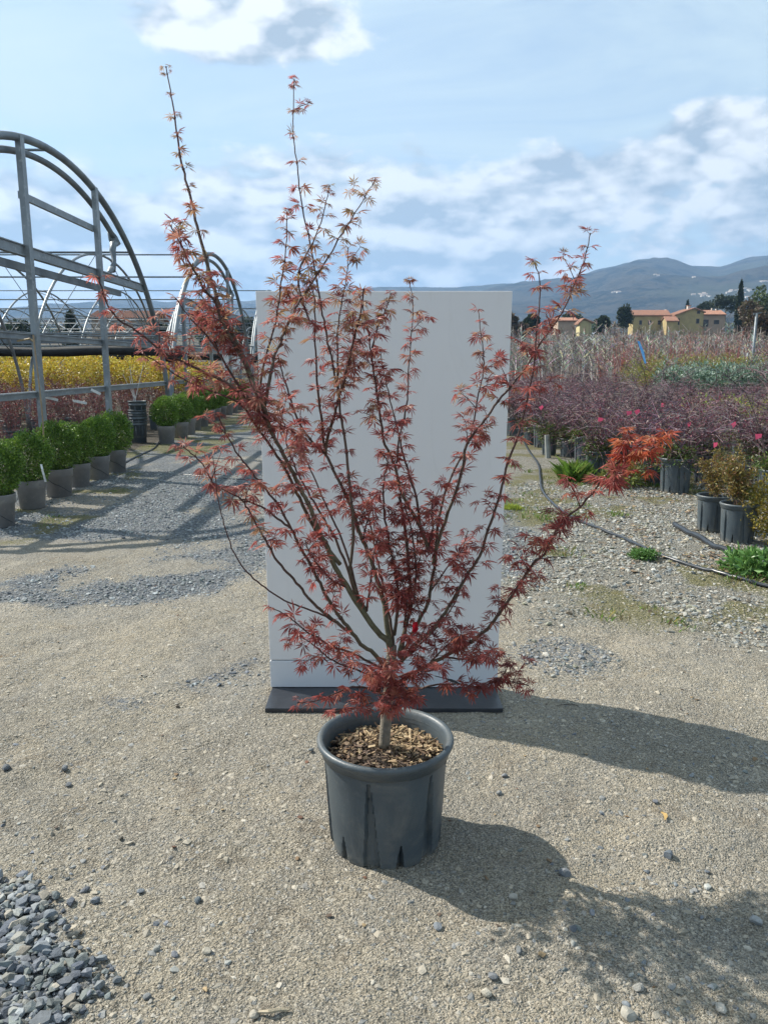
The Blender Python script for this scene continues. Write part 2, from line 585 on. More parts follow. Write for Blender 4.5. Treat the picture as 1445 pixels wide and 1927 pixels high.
def ground_height(x, y):
    iy = int(np.clip(np.searchsorted(gy, y), 1, ny - 1)); ix = int(np.clip(np.searchsorted(gx, x), 1, nx - 1))
    return float(max(GZ[iy, ix], GZ[iy - 1, ix - 1], GZ[iy, ix - 1], GZ[iy - 1, ix]))


gm = bpy.data.materials.new('packed_ground')
gm.use_nodes = True
t = NT(gm.node_tree)
bs = t.n['Principled BSDF']
P3 = t.new('ShaderNodeTexCoord').outputs['Object']
zn = t.new('ShaderNodeAttribute', attribute_name='Col')
zs = t.new('ShaderNodeSeparateColor')
t.l.new(zn.outputs[0], zs.inputs[0])
zg, zp_, zm = zs.outputs[0], zs.outputs[1], zs.outputs[2]
zb = zn.outputs['Alpha']
wob = t.new('ShaderNodeVectorMath', operation='MULTIPLY_ADD')
nz = t.new('ShaderNodeTexNoise')
t.l.new(P3, nz.inputs['Vector']); nz.inputs['Scale'].default_value = 45
t.l.new(nz.outputs['Color'], wob.inputs[0])
wob.inputs[1].default_value = (0.012, 0.012, 0.0)
t.l.new(P3, wob.inputs[2])
PW = wob.outputs[0]
va = t.voro(PW, 48); vb = t.voro(PW, 125); vc = t.voro(PW, 300)
ga, gb_, gc = [t.new('ShaderNodeSeparateColor') for _ in range(3)]
for a_, b__ in ((va, ga), (vb, gb_), (vc, gc)): t.l.new(a_.outputs['Color'], b__.inputs[0])
big = t.noise(P3, 1.3, 6, 0.6)
mid = t.noise(P3, 9, 5, 0.6)
tan = t.mix(t.ramp(big, 0.35, 0.68), (0.375, 0.332, 0.256), (0.300, 0.272, 0.216))
tan = t.mix(t.ramp(t.noise(P3, 3.1, 4, 0.6), 0.56, 0.72, 0, .45), tan, (0.33, 0.265, 0.17))
tan = t.mix(t.ramp(mid, 0.45, 0.75, 0, .5), tan, (0.27, 0.26, 0.235))
tan = t.mix(t.ramp(t.noise(P3, 0.55, 5, 0.65, dist=0.6), 0.45, 0.62, 0, .6), tan, (0.27, 0.262, 0.24))
tan = t.mix(t.ramp(t.noise(P3, 5.5, 6, 0.7), 0.52, 0.68, 0, .65), tan, (0.215, 0.185, 0.145))
tan = t.mix(t.ramp(t.noise(P3, 1.1, 5, 0.7, dist=0.8), 0.50, 0.64, 0, .4), tan, (0.225, 0.208, 0.175))
tan = t.mix(t.ramp(t.noise(P3, 1.9, 6, 0.7), 0.55, 0.66, 0, .55), tan, (0.47, 0.425, 0.345))
tan = t.mix(t.ramp(t.noise(P3, 26, 4, 0.7), 0.58, 0.7, 0, .6), tan, (0.17, 0.145, 0.11))
tan = t.mix(t.m('MULTIPLY', t.ramp(t.noise(P3, 2.3, 5, 0.7, dist=0.5), 0.62, 0.72, 0, .65), t.ramp(t.noise(P3, 14, 4, .6), .4, .6)), tan, (0.20, 0.125, 0.06))
# embedded stones: some of the cells are paler or bluer
st = t.mix(t.ramp(gb_.outputs[1], 0.3, 0.9), (0.20, 0.21, 0.21), (0.50, 0.46, 0.39))
tan = t.mix(t.m('MULTIPLY', t.m('GREATER_THAN', gb_.outputs[0], 0.55), t.ramp(vb.outputs[0], 0.30, 0.55, 0.75, 0)), tan, st)
tan = t.mix(t.m('MULTIPLY', t.m('GREATER_THAN', ga.outputs[0], 0.80), t.ramp(va.outputs[0], 0.25, 0.42, 0.8, 0)), tan, t.mix(ga.outputs[1], (0.17, 0.19, 0.205), (0.47, 0.44, 0.38)))
f3 = t.ramp(gc.outputs[0], 0.0, 1.0, 0.62, 1.32)
f4 = t.ramp(t.noise(P3, 200, 3, 0.7), 0.3, 0.7, 0.72, 1.22)
tan = t.mix(1.0, t.mix(1.0, tan, t.vec(f3, f3, f3), 'MULTIPLY'), t.vec(f4, f4, f4), 'MULTIPLY')
# grey gravel
gr = t.mix(ga.outputs[2], (0.115, 0.130, 0.148), (0.30, 0.325, 0.345))
gr = t.mix(t.ramp(va.outputs[0], 0.30, 0.62, 0.0, 0.55), gr, (0.07, 0.072, 0.075))
gr = t.mix(t.ramp(gb_.outputs[2], .7, .95, 0, .5), gr, (0.33, 0.34, 0.33))
# pale gravel
pr = t.mix(ga.outputs[1], (0.22, 0.225, 0.205), (0.44, 0.43, 0.385))
pr = t.mix(t.ramp(va.outputs[0], 0.32, 0.62, 0.0, 0.6), pr, (0.12, 0.10, 0.07))
pr = t.mix(t.ramp(mid, .52, .68, 0, .55), pr, (0.20, 0.155, 0.095))
edge = t.m('MULTIPLY', t.m('SUBTRACT', t.noise(P3, 55, 4, 0.7), 0.5), 2.0)
c = t.mix(t.ramp(t.m('ADD', zp_, edge), 0.3, 0.7), tan, pr)
c = t.mix(t.ramp(t.m('ADD', zg, edge), 0.3, 0.7), c, gr)
c = t.mix(t.m('MULTIPLY', t.ramp(t.m('ADD', zm, edge), 0.2, 0.8), 0.75), c, t.mix(mid, (0.10, 0.11, 0.028), (0.20, 0.17, 0.06)))
bed = t.mix(t.ramp(t.noise(P3, 0.05, 4, 0.6), .42, .6), t.mix(mid, (0.055, 0.048, 0.040), (0.11, 0.095, 0.075)), t.mix(mid, (0.05, 0.055, 0.028), (0.09, 0.085, 0.045)))
c = t.mix(t.ramp(t.m('ADD', zb, edge), 0.3, 0.7), c, bed)
t.put(bs.inputs['Base Color'], c)
bs.inputs['Roughness'].default_value = 0.9
bs.inputs['Specular IOR Level'].default_value = 0.25
hgt = t.m('ADD', t.m('MULTIPLY', t.ramp(vb.outputs[0], 0.0, 0.6, 1, 0), 0.35), t.m('MULTIPLY', t.ramp(vc.outputs[0], 0.0, 0.6, 1, 0), 0.16))
hgt = t.m('ADD', hgt, t.m('MULTIPLY', t.ramp(va.outputs[0], 0.0, 0.6, 1, 0), t.m('ADD', 0.3, t.m('MULTIPLY', t.m('MAXIMUM', zg, zp_), 0.9))))
hgt = t.m('ADD', hgt, t.m('MULTIPLY', t.noise(P3, 70, 6, 0.7), 0.6))
hgt = t.m('ADD', hgt, t.m('MULTIPLY', t.noise(P3, 22, 5, 0.65), 1.1))
bmp = t.new('ShaderNodeBump')
bmp.inputs['Strength'].default_value = 1.0
bmp.inputs['Distance'].default_value = 0.022
t.l.new(hgt, bmp.inputs['Height'])
t.l.new(bmp.outputs[0], bs.inputs['Normal'])
MAT['ground'] = gm
zcol = np.stack([g_.ravel(), p_.ravel(), m_.ravel(), b_.ravel()], 1)
ground = link('ground', np_mesh('ground', V, Fq, zcol, gm, smooth=True), kind='structure')

# ------------------------------------------------------------------ hills
hm = bpy.data.materials.new('wooded_hillside')
hm.use_nodes = True
t = NT(hm.node_tree)
bs = t.n['Principled BSDF']
P3 = t.new('ShaderNodeTexCoord').outputs['Object']
n1_ = t.noise(P3, 0.0035, 6, 0.62); n2_ = t.noise(P3, 0.012, 8, 0.75); n3_ = t.noise(P3, 0.0014, 4, 0.5)
hc = t.mix(t.ramp(n2_, 0.42, 0.58), (0.012, 0.016, 0.011), (0.085, 0.072, 0.050))
hc = t.mix(t.ramp(n1_, 0.50, 0.64, 0, .75), hc, (0.085, 0.072, 0.048))
hc = t.mix(t.ramp(n3_, 0.56, 0.66, 0, .6), hc, (0.10, 0.105, 0.06))
t.put(bs.inputs['Base Color'], hc)
bs.inputs['Roughness'].default_value = 1.0
bs.inputs['Specular IOR Level'].default_value = 0.1
b = t.new('ShaderNodeBump'); b.inputs['Strength'].default_value = 1; b.inputs['Distance'].default_value = 60
t.l.new(n2_, b.inputs['Height']); t.l.new(b.outputs[0], bs.inputs['Normal'])


def hill(name, azs, px_top, D0, D1, seed, span=(-48, 48)):
    """a ridge: pixel heights of the skyline by pixel column, standing between D0 and D1 metres away"""
    A = np.radians(np.linspace(span[0], span[1], 420))
    xs = CX + F * np.tan(A) / 1.03
    top = np.interp(xs, azs, px_top)
    slope = np.array([ray(CX, q).z / ray(CX, q).y for q in top])
    zt = CAMH + slope * D1 * np.cos(A)
    T = np.linspace(0, 1.6, 110)
    AA, TT = np.meshgrid(A, T)
    D = D0 + (D1 - D0) * TT
    X, Y = D * np.sin(AA), D * np.cos(AA)
    prof = np.where(TT < 1, np.sin(np.clip(TT, 0, 1) * math.pi / 2) ** 1.25, np.cos((TT - 1) * 1.1))
    gul = (1 - np.abs(fbm(X / 800, Y / 800, seed, 5) - 0.5) * 2)
    nz_ = (fbm(X / 350, Y / 350, seed + 5, 4) - 0.5)
    Z = zt[None, :] * prof * (1 - 0.40 * (1 - gul) * np.sin(np.clip(TT, 0, 1) * math.pi)) + nz_ * 60 * np.sin(np.clip(TT, 0, 1) * math.pi) + (fbm(X / 90, Y / 90, seed + 8, 3) - .5) * 9
    Z = np.where(TT < 0.02, -.8, np.maximum(Z, -.8)) + 0 * X
    n_a, n_t = len(A), len(T)
    jj = (np.arange(n_t - 1)[:, None] * n_a + np.arange(n_a - 1)[None]).ravel()
    Ff = np.stack([jj, jj + 1, jj + n_a + 1, jj + n_a], 1)
    o = link(name, np_mesh(name, np.stack([X.ravel(), Y.ravel(), Z.ravel()], 1), Ff, None, hm, True), kind='structure')
    return o, (A, T, Z, D0, D1)


far_hill, HF = hill('far_hills', [-700, 0, 300, 480, 700, 905, 960, 1050, 1110, 1160, 1200, 1260, 1310, 1350, 1400, 1445, 1900, 2300],
                    [600, 590, 572, 574, 556, 545, 540, 531, 515, 503, 499, 505, 507, 495, 490, 490, 505, 540], 1500, 4600, 3)
near_hill, HN = hill('near_hills', [-700, 0, 300, 480, 900, 1100, 1300, 1380, 1445, 1600, 1900, 2300],
                     [618, 612, 598, 600, 606, 604, 590, 566, 545, 520, 520, 560], 900, 2600, 21)

# ------------------------------------------------------------------ haze
hz = MB()
hz.box((-7300, -7300, -1.9), (7300, 7300, 735))
hmat = bpy.data.materials.new('thin_haze')
hmat.use_nodes = True
t = NT(hmat.node_tree)
t.n.remove(t.n['Principled BSDF'])
pv = t.new('ShaderNodeVolumePrincipled')
pv.inputs['Color'].default_value = (0.37, 0.62, 1.0, 1)
pv.inputs['Density'].default_value = 0.00017
pv.inputs['Anisotropy'].default_value = 0.2
t.l.new(pv.outputs[0], t.n['Material Output'].inputs['Volume'])
haze = hz.build('haze', hmat, kind='stuff')

# ------------------------------------------------------------------ tunnel frames at the left
GX0, RW, RH = -4.6, 5.2, 4.35      # end plane, half width and height of a tunnel
HOOP_MESH = {}


def arc_pts(yc, x, a0=0.0, a1=math.pi, n=40, dr=0.0):
    return [(x, yc - (RW - dr) * math.cos(a0 + (a1 - a0) * i / n), (RH - dr) * math.sin(a0 + (a1 - a0) * i / n)) for i in range(n + 1)]


def hoop_part(root, yc, x, r, mat):
    key = (round(r, 3), mat.name)
    if key not in HOOP_MESH:
        m = MB(); m.tube(arc_pts(0, 0), r, 8)
        HOOP_MESH[key] = m.mesh('hoop', mat, True)
    return link('hoop', HOOP_MESH[key], root, (x, yc, 0))


def zel(yc, y):
    return RH * math.sqrt(max(0, 1 - ((y - yc) / RW) ** 2))


TUN_LABEL = ['nearest bare steel tunnel frame at the left edge, with thick end arch and box-section rails',
             'second bare steel tunnel frame, its arch rising just left of the white board',
             'third bare tunnel frame back, partly hidden by the maple and board',
             'fourth bare tunnel frame back along the lane', 'fifth bare tunnel frame back, thin and small',
             'sixth bare tunnel frame, the farthest of the row']
for k in range(6):
    yc = 11.5 + 10.5 * k
    root = empty('tunnel_frame', (0, 0, 0))
    tag(root, TUN_LABEL[k], 'greenhouse frame', 'bare steel tunnel frames beside the lane')
    seg = 8 if k == 0 else 6
    # end arch: double tube
    m = MB(); m.tube(arc_pts(yc, GX0, n=64), 0.052 if k < 2 else 0.045, 10)
    m.build('end_arch', MAT['galv2'], root, True)  # darker steel colour stands in for the arch being backlit
    m = MB(); m.tube(arc_pts(yc, GX0 - 0.10, R(20), R(121), 48, 0.15), 0.045, 8)
    m.build('roll_tube', MAT['galv2'], root, True)
    # hoops standing behind it
    for i in range(1, 9 if k < 3 else 6):
        hoop_part(root, yc, GX0 - 3.07 * i, 0.034, MAT['galv'])
    # upright posts of the end wall
    for yp in (yc - 3.85, yc - 1.1, yc + 1.45):
        m = MB()
        m.bar((GX0 + 0.02, yp, 0), (GX0 + 0.02, yp, zel(yc, yp) + 0.02), 0.07, 0.115, side=(1, 0, 0))
        if k == 0:
            for q in range(26):
                z = 0.9 + q * 0.085
                m.box((GX0 + 0.0545, yp - 0.008, z), (GX0 + 0.058, yp + 0.008, z + 0.018), (0.2, 0.2, 0.2))
        m.build('post', MAT['galv'], root)
    # rails along the end wall
    for z, hh, yr in ((2.88, 0.15, None), (1.80, 0.09, None), (1.05, 0.09, None)):
        ye = RW * math.sqrt(1 - (z / RH) ** 2) - 0.02
        m = MB()
        m.bar((GX0 - 0.035, yc - ye, z), (GX0 - 0.035, yc + ye, z), 0.045, hh, side=(1, 0, 0))
        m.bar((GX0 - 0.005, yc - ye, z + hh / 2 - 0.012), (GX0 - 0.005, yc + ye, z + hh / 2 - 0.012), 0.03, 0.014, side=(1, 0, 0))
        m.bar((GX0 - 0.005, yc - ye, z - hh / 2 + 0.012), (GX0 - 0.005, yc + ye, z - hh / 2 + 0.012), 0.03, 0.014, side=(1, 0, 0))
        m.build('rail', MAT['galv'], root)
    m = MB(); m.bar((GX0 - 0.035, yc - 1.1, 3.57), (GX0 - 0.035, yc + 1.45, 3.57), 0.045, 0.09, side=(1, 0, 0))
    m.build('rail', MAT['galv'], root)
    m = MB(); m.bar((GX0 - 0.16, yc - 2.6, 2.70), (GX0 - 0.16, yc + 2.9, 2.70), 0.05, 0.10, side=(1, 0, 0))
    m.build('rail', MAT['galv2'], root)
    # purlins running back over the hoops
    L = 26 if k < 3 else 16
    for a_ in (28, 52, 90, 128, 152):
        y, z = yc - (RW + 0.03) * math.cos(R(a_)), (RH + 0.03) * math.sin(R(a_))
        m = MB(); m.tube([(GX0, y, z), (GX0 - L, y, z)], 0.020, 5)
        m.build('purlin', MAT['galv2'], root, True)
    # cross braces and ties
    for i in range(1, 8 if k < 3 else 5):
        x = GX0 - 3.07 * i
        m = MB(); m.tube([(x, yc - 4.1, 2.65), (x, yc + 4.1, 2.65)], 0.016, 5)
        m.build('tie_bar', MAT['galv2'], root, True)
        for s_ in (-1, 1):
            m = MB(); m.tube([(x, yc + s_ * 4.85, 1.6), (x, yc + s_ * 0.6, 4.28)], 0.013, 4)
            m.build('brace', MAT['galv2'], root, True)
        if i % 2:
            for s_ in (-1, 1):
                m = MB(); m.tube([(x, yc + s_ * 4.5, 2.15), (x - 3.07, yc + s_ * 2.8, 3.66)], 0.012, 4)
                m.build('brace', MAT['galv2'], root, True)
    # gear at the end of the roll tube
    gy_, gz_ = yc + (RW - .15) * math.cos(R(59)), (RH - .15) * math.sin(R(59))
    m = MB()
    m.tube([(GX0 - 0.14, gy_ - 0.08, gz_ + 0.10), (GX0 - 0.12, gy_, gz_), (GX0 - 0.06, gy_ - 0.01, gz_ - 0.11)], [0.05, 0.085, 0.075], 10)
    m.tube([(GX0 - 0.06, gy_ - 0.01, gz_ - 0.08), (GX0 - 0.05, gy_ - 0.22, gz_ - 0.13), (GX0 - 0.05, gy_ - 0.27, gz_ - 0.24), (GX0 - 0.03, gy_ - 0.28, gz_ - 0.42), (GX0 - 0.03, gy_ - 0.42, gz_ - 0.58)],
           [0.05, 0.062, 0.055, 0.034, 0.062], 8)
    m.tube([(GX0 - 0.03, gy_ - 0.44, gz_ - 0.56), (GX0 - 0.03, gy_ - 0.62, gz_ - 0.66)], [0.055, 0.03], 8)
    m.build('winder_gear', MAT['galv2'], root, True)

# black rolled side film lying along the gaps between the tunnels
for k, yg in enumerate((16.95, 27.4, 37.9)):
    rr = empty('rolled_film', (0, 0, 0))
    tag(rr, ['black rolled film along the rail behind the nearest tunnel frame', 'black rolled film between the second and third tunnel frames',
             'black rolled film past the third tunnel frame'][k], 'film roll')
    m = MB()
    pts = [(GX0 - 0.25 - 0.5 * i, yg + 0.02 * math.sin(i * 1.7), 1.72 + 0.02 * math.sin(i * 0.9)) for i in range(44)]
    m.tube(pts, [0.10 + 0.010 * math.sin(i * 2.1) for i in range(44)], 10)
    m.build('roll', MAT['darkfilm'], rr, True)
    m = MB()
    m.tube([(GX0 - 0.1, yg, 1.60), (GX0 + 0.10, yg - .02, 1.60), (GX0 + 0.16, yg - .03, 1.66), (GX0 + 0.14, yg, 1.80)], [0.10, 0.13, 0.11, 0.08], 10)
    m.build('loose_end', MAT['darkfilm'], rr, True)
    m = MB(); m.bar((GX0 - 0.1, yg + 0.12, 1.93), (GX0 - 22, yg + 0.12, 1.93), 0.06, 0.09, side=(0, 1, 0))
    m.build('gutter_rail', MAT['galv2'], rr)

# switch box on a stand, seen behind the maple
pb = empty('control_box', tuple(at(437, 770, 25.0)) and (at(437, 690, 25.0).x, 25.0, 0))
tag(pb, 'small pale grey control box on a thin steel stand beside the lane, behind the maple', 'control box')
m = MB()
for s_ in (-.28, .28): m.bar((s_, 0, 0), (s_, 0, 1.5), .05, .05)
m.bar((-.28, 0, .75), (.28, 0, .75), .04, .04); m.build('stand', MAT['galv'], pb)
m = MB(); m.box((-.27, -.1, 1.28), (.27, .1, 1.75)); m.build('case', MAT['whitetag'], pb)
m = MB(); m.box((-.32, -.13, 1.755), (.32, .13, 1.79)); m.build('lid', MAT['box'], pb)


# ------------------------------------------------------------------ black nursery pot with tapered recesses
def pot_mesh(name='nursery_pot', RT=0.188, RB=0.169, Hh=0.318, nth=360):
    zsn = [0, .003, .012, .03, .045, .058, .070, .0779, .084, .1, .14, .18, .22, .26, .285, .30, Hh]
    th = np.linspace(0, 2 * math.pi, nth, endpoint=False)
    V, Fc = [], []
    deg = np.degrees(th)
    for z in zsn:
        r = RB + (RT - RB) * (z / Hh) ** 0.9
        rr = np.full(nth, r)
        for k in range(6):
            # recessed wedge, narrow at the top
            c0 = (-15 + 60 * k) - 90
            d = (deg - c0 + 180) % 360 - 180
            if z < 0.285:
                hw = 1.2 + 7.6 * (1 - z / 0.285)
                e = sstep(hw - np.abs(d - 1.5 * (1 - z / .285)), 0.0, 0.7)
                rr = rr - 0.016 * e
            c1 = (15 + 60 * k) - 90
            d = (deg - c1 + 180) % 360 - 180
            zn_ = 0.078
            if z < zn_:
                hw = 0.6 + 4.2 * (1 - z / zn_)
                rr = rr - 0.030 * sstep(hw - np.abs(d), 0.0, 1.0)
        if z < .004: rr = rr - 0.004
        V.append(np.stack([rr * np.cos(th), rr * np.sin(th), np.full(nth, z)], 1))
    n = len(V)
    for i in range(n - 1):
        for j in range(nth):
            j2 = (j + 1) % nth
            Fc.append((i * nth + j, i * nth + j2, (i + 1) * nth + j2, (i + 1) * nth + j))
    Fc.append(tuple(reversed(range(nth))))
    m = MB(); m.add(np.concatenate(V), Fc)
    # inner wall down to the soil
    m.lathe([(RT - 0.001, Hh), (RT - 0.006, Hh), (RT - 0.009, 0.27), (RT - 0.016, 0.235)], 96)
    me = m.mesh(name, MAT['potblack'], True)
    me.set_sharp_from_angle(angle=R(28))
    return me


def rim_mesh(RT=0.188, Hh=0.318):
    m = MB()
    m.lathe([(RT - 0.001, Hh - .022), (RT + 0.006, Hh - 0.020), (RT + 0.008, Hh - .004), (RT + 0.013, Hh + .002), (RT + 0.0185, Hh + 0.010), (RT + 0.0195, Hh + 0.018),
             (RT + 0.016, Hh + 0.024), (RT + 0.009, Hh + 0.0265), (RT + 0.001, Hh + 0.022), (RT - 0.004, Hh + 0.012), (RT - 0.007, Hh - 0.01), (RT - 0.0075, Hh - .014)], 128)
    return m.mesh('rim', MAT['potblack'], True)


POT, RIM = pot_mesh(), rim_mesh()
nv = 40
m = MB()
m.lathe([(0.002, 0.288), (0.05, 0.287), (0.10, 0.282), (0.14, 0.277), (0.176, 0.270)], 48, cap0=True)
SOILM = m.mesh('soil', MAT['soil'], True)

# ------------------------------------------------------------------ the white board
board = empty('display_board', (0, 3.04, 0))
tag(board, 'tall plain white board standing on a flat black base right behind the potted maple', 'display board')
bp = MB(); bp.box((-.503, 0.0, 0.002), (.503, 0.285, 0.022))
bo = bp.build('base_plate', MAT['blackbase'], board)
bv = bo.modifiers.new('b', 'BEVEL'); bv.width = 0.003; bv.segments = 2


def taper_panel(m, z0, z1, w0, w1, y0, th):
    m.add([(-w0, y0, z0), (w0, y0, z0), (w0, y0 + th, z0), (-w0, y0 + th, z0), (-w1, y0, z1), (w1, y0, z1), (w1, y0 + th, z1), (-w1, y0 + th, z1)],
          [(0, 3, 2, 1), (4, 5, 6, 7), (0, 1, 5, 4), (1, 2, 6, 5), (2, 3, 7, 6), (3, 0, 4, 7)])


m = MB(); taper_panel(m, 0.152, 1.742, .509, .523, 0.215, 0.038)
po = m.build('panel', MAT['board'], board); bv = po.modifiers.new('b', 'BEVEL'); bv.width = 0.002; bv.segments = 2
m = MB(); taper_panel(m, 0.024, 0.148, .508, .509, 0.212, 0.042)
po = m.build('lower_panel', MAT['board2'], board); bv = po.modifiers.new('b', 'BEVEL'); bv.width = 0.002; bv.segments = 2

# ------------------------------------------------------------------ the maple
PY = 2.17
potp = empty('potted_maple', (0.004, PY, 0))
tag(potp, 'large red-leaved maple in a charcoal plastic pot in front of the white board', 'potted tree')
pot_o = link('pot', POT, potp)
link('rim', RIM, pot_o)
soil_o = link('soil', SOILM, potp)
# bark mulch
m = MB()
for i in range(1500):
    a, r = random.uniform(0, 2 * math.pi), 0.172 * math.sqrt(random.random())
    big_ = random.random() < .3
    L = random.uniform(.012, .042) * (1.1 if big_ else .6); W = random.uniform(.002, .010) * (1.2 if big_ else .8); T_ = random.uniform(.0008, .004)
    M4 = Matrix.Translation((r * math.cos(a), r * math.sin(a), 0.279 + random.uniform(-.004, .016) + 0.012 * (1 - r / .17))) @ Matrix.Rotation(random.uniform(0, 6.3), 4, 'Z') @ Matrix.Rotation(random.uniform(-.5, .5), 4, 'Y') @ Matrix.Rotation(random.uniform(-.9, .9), 4, 'X')
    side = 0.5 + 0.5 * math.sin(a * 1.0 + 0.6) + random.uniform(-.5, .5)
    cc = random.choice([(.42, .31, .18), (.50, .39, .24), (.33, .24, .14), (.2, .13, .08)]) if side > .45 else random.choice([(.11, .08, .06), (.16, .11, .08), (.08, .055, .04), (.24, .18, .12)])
    m.box((-L / 2, -W / 2, 0), (L / 2, W / 2, T_), cc, M4)
m.build('mulch', MAT['mulch'], soil_o, kind='stuff')

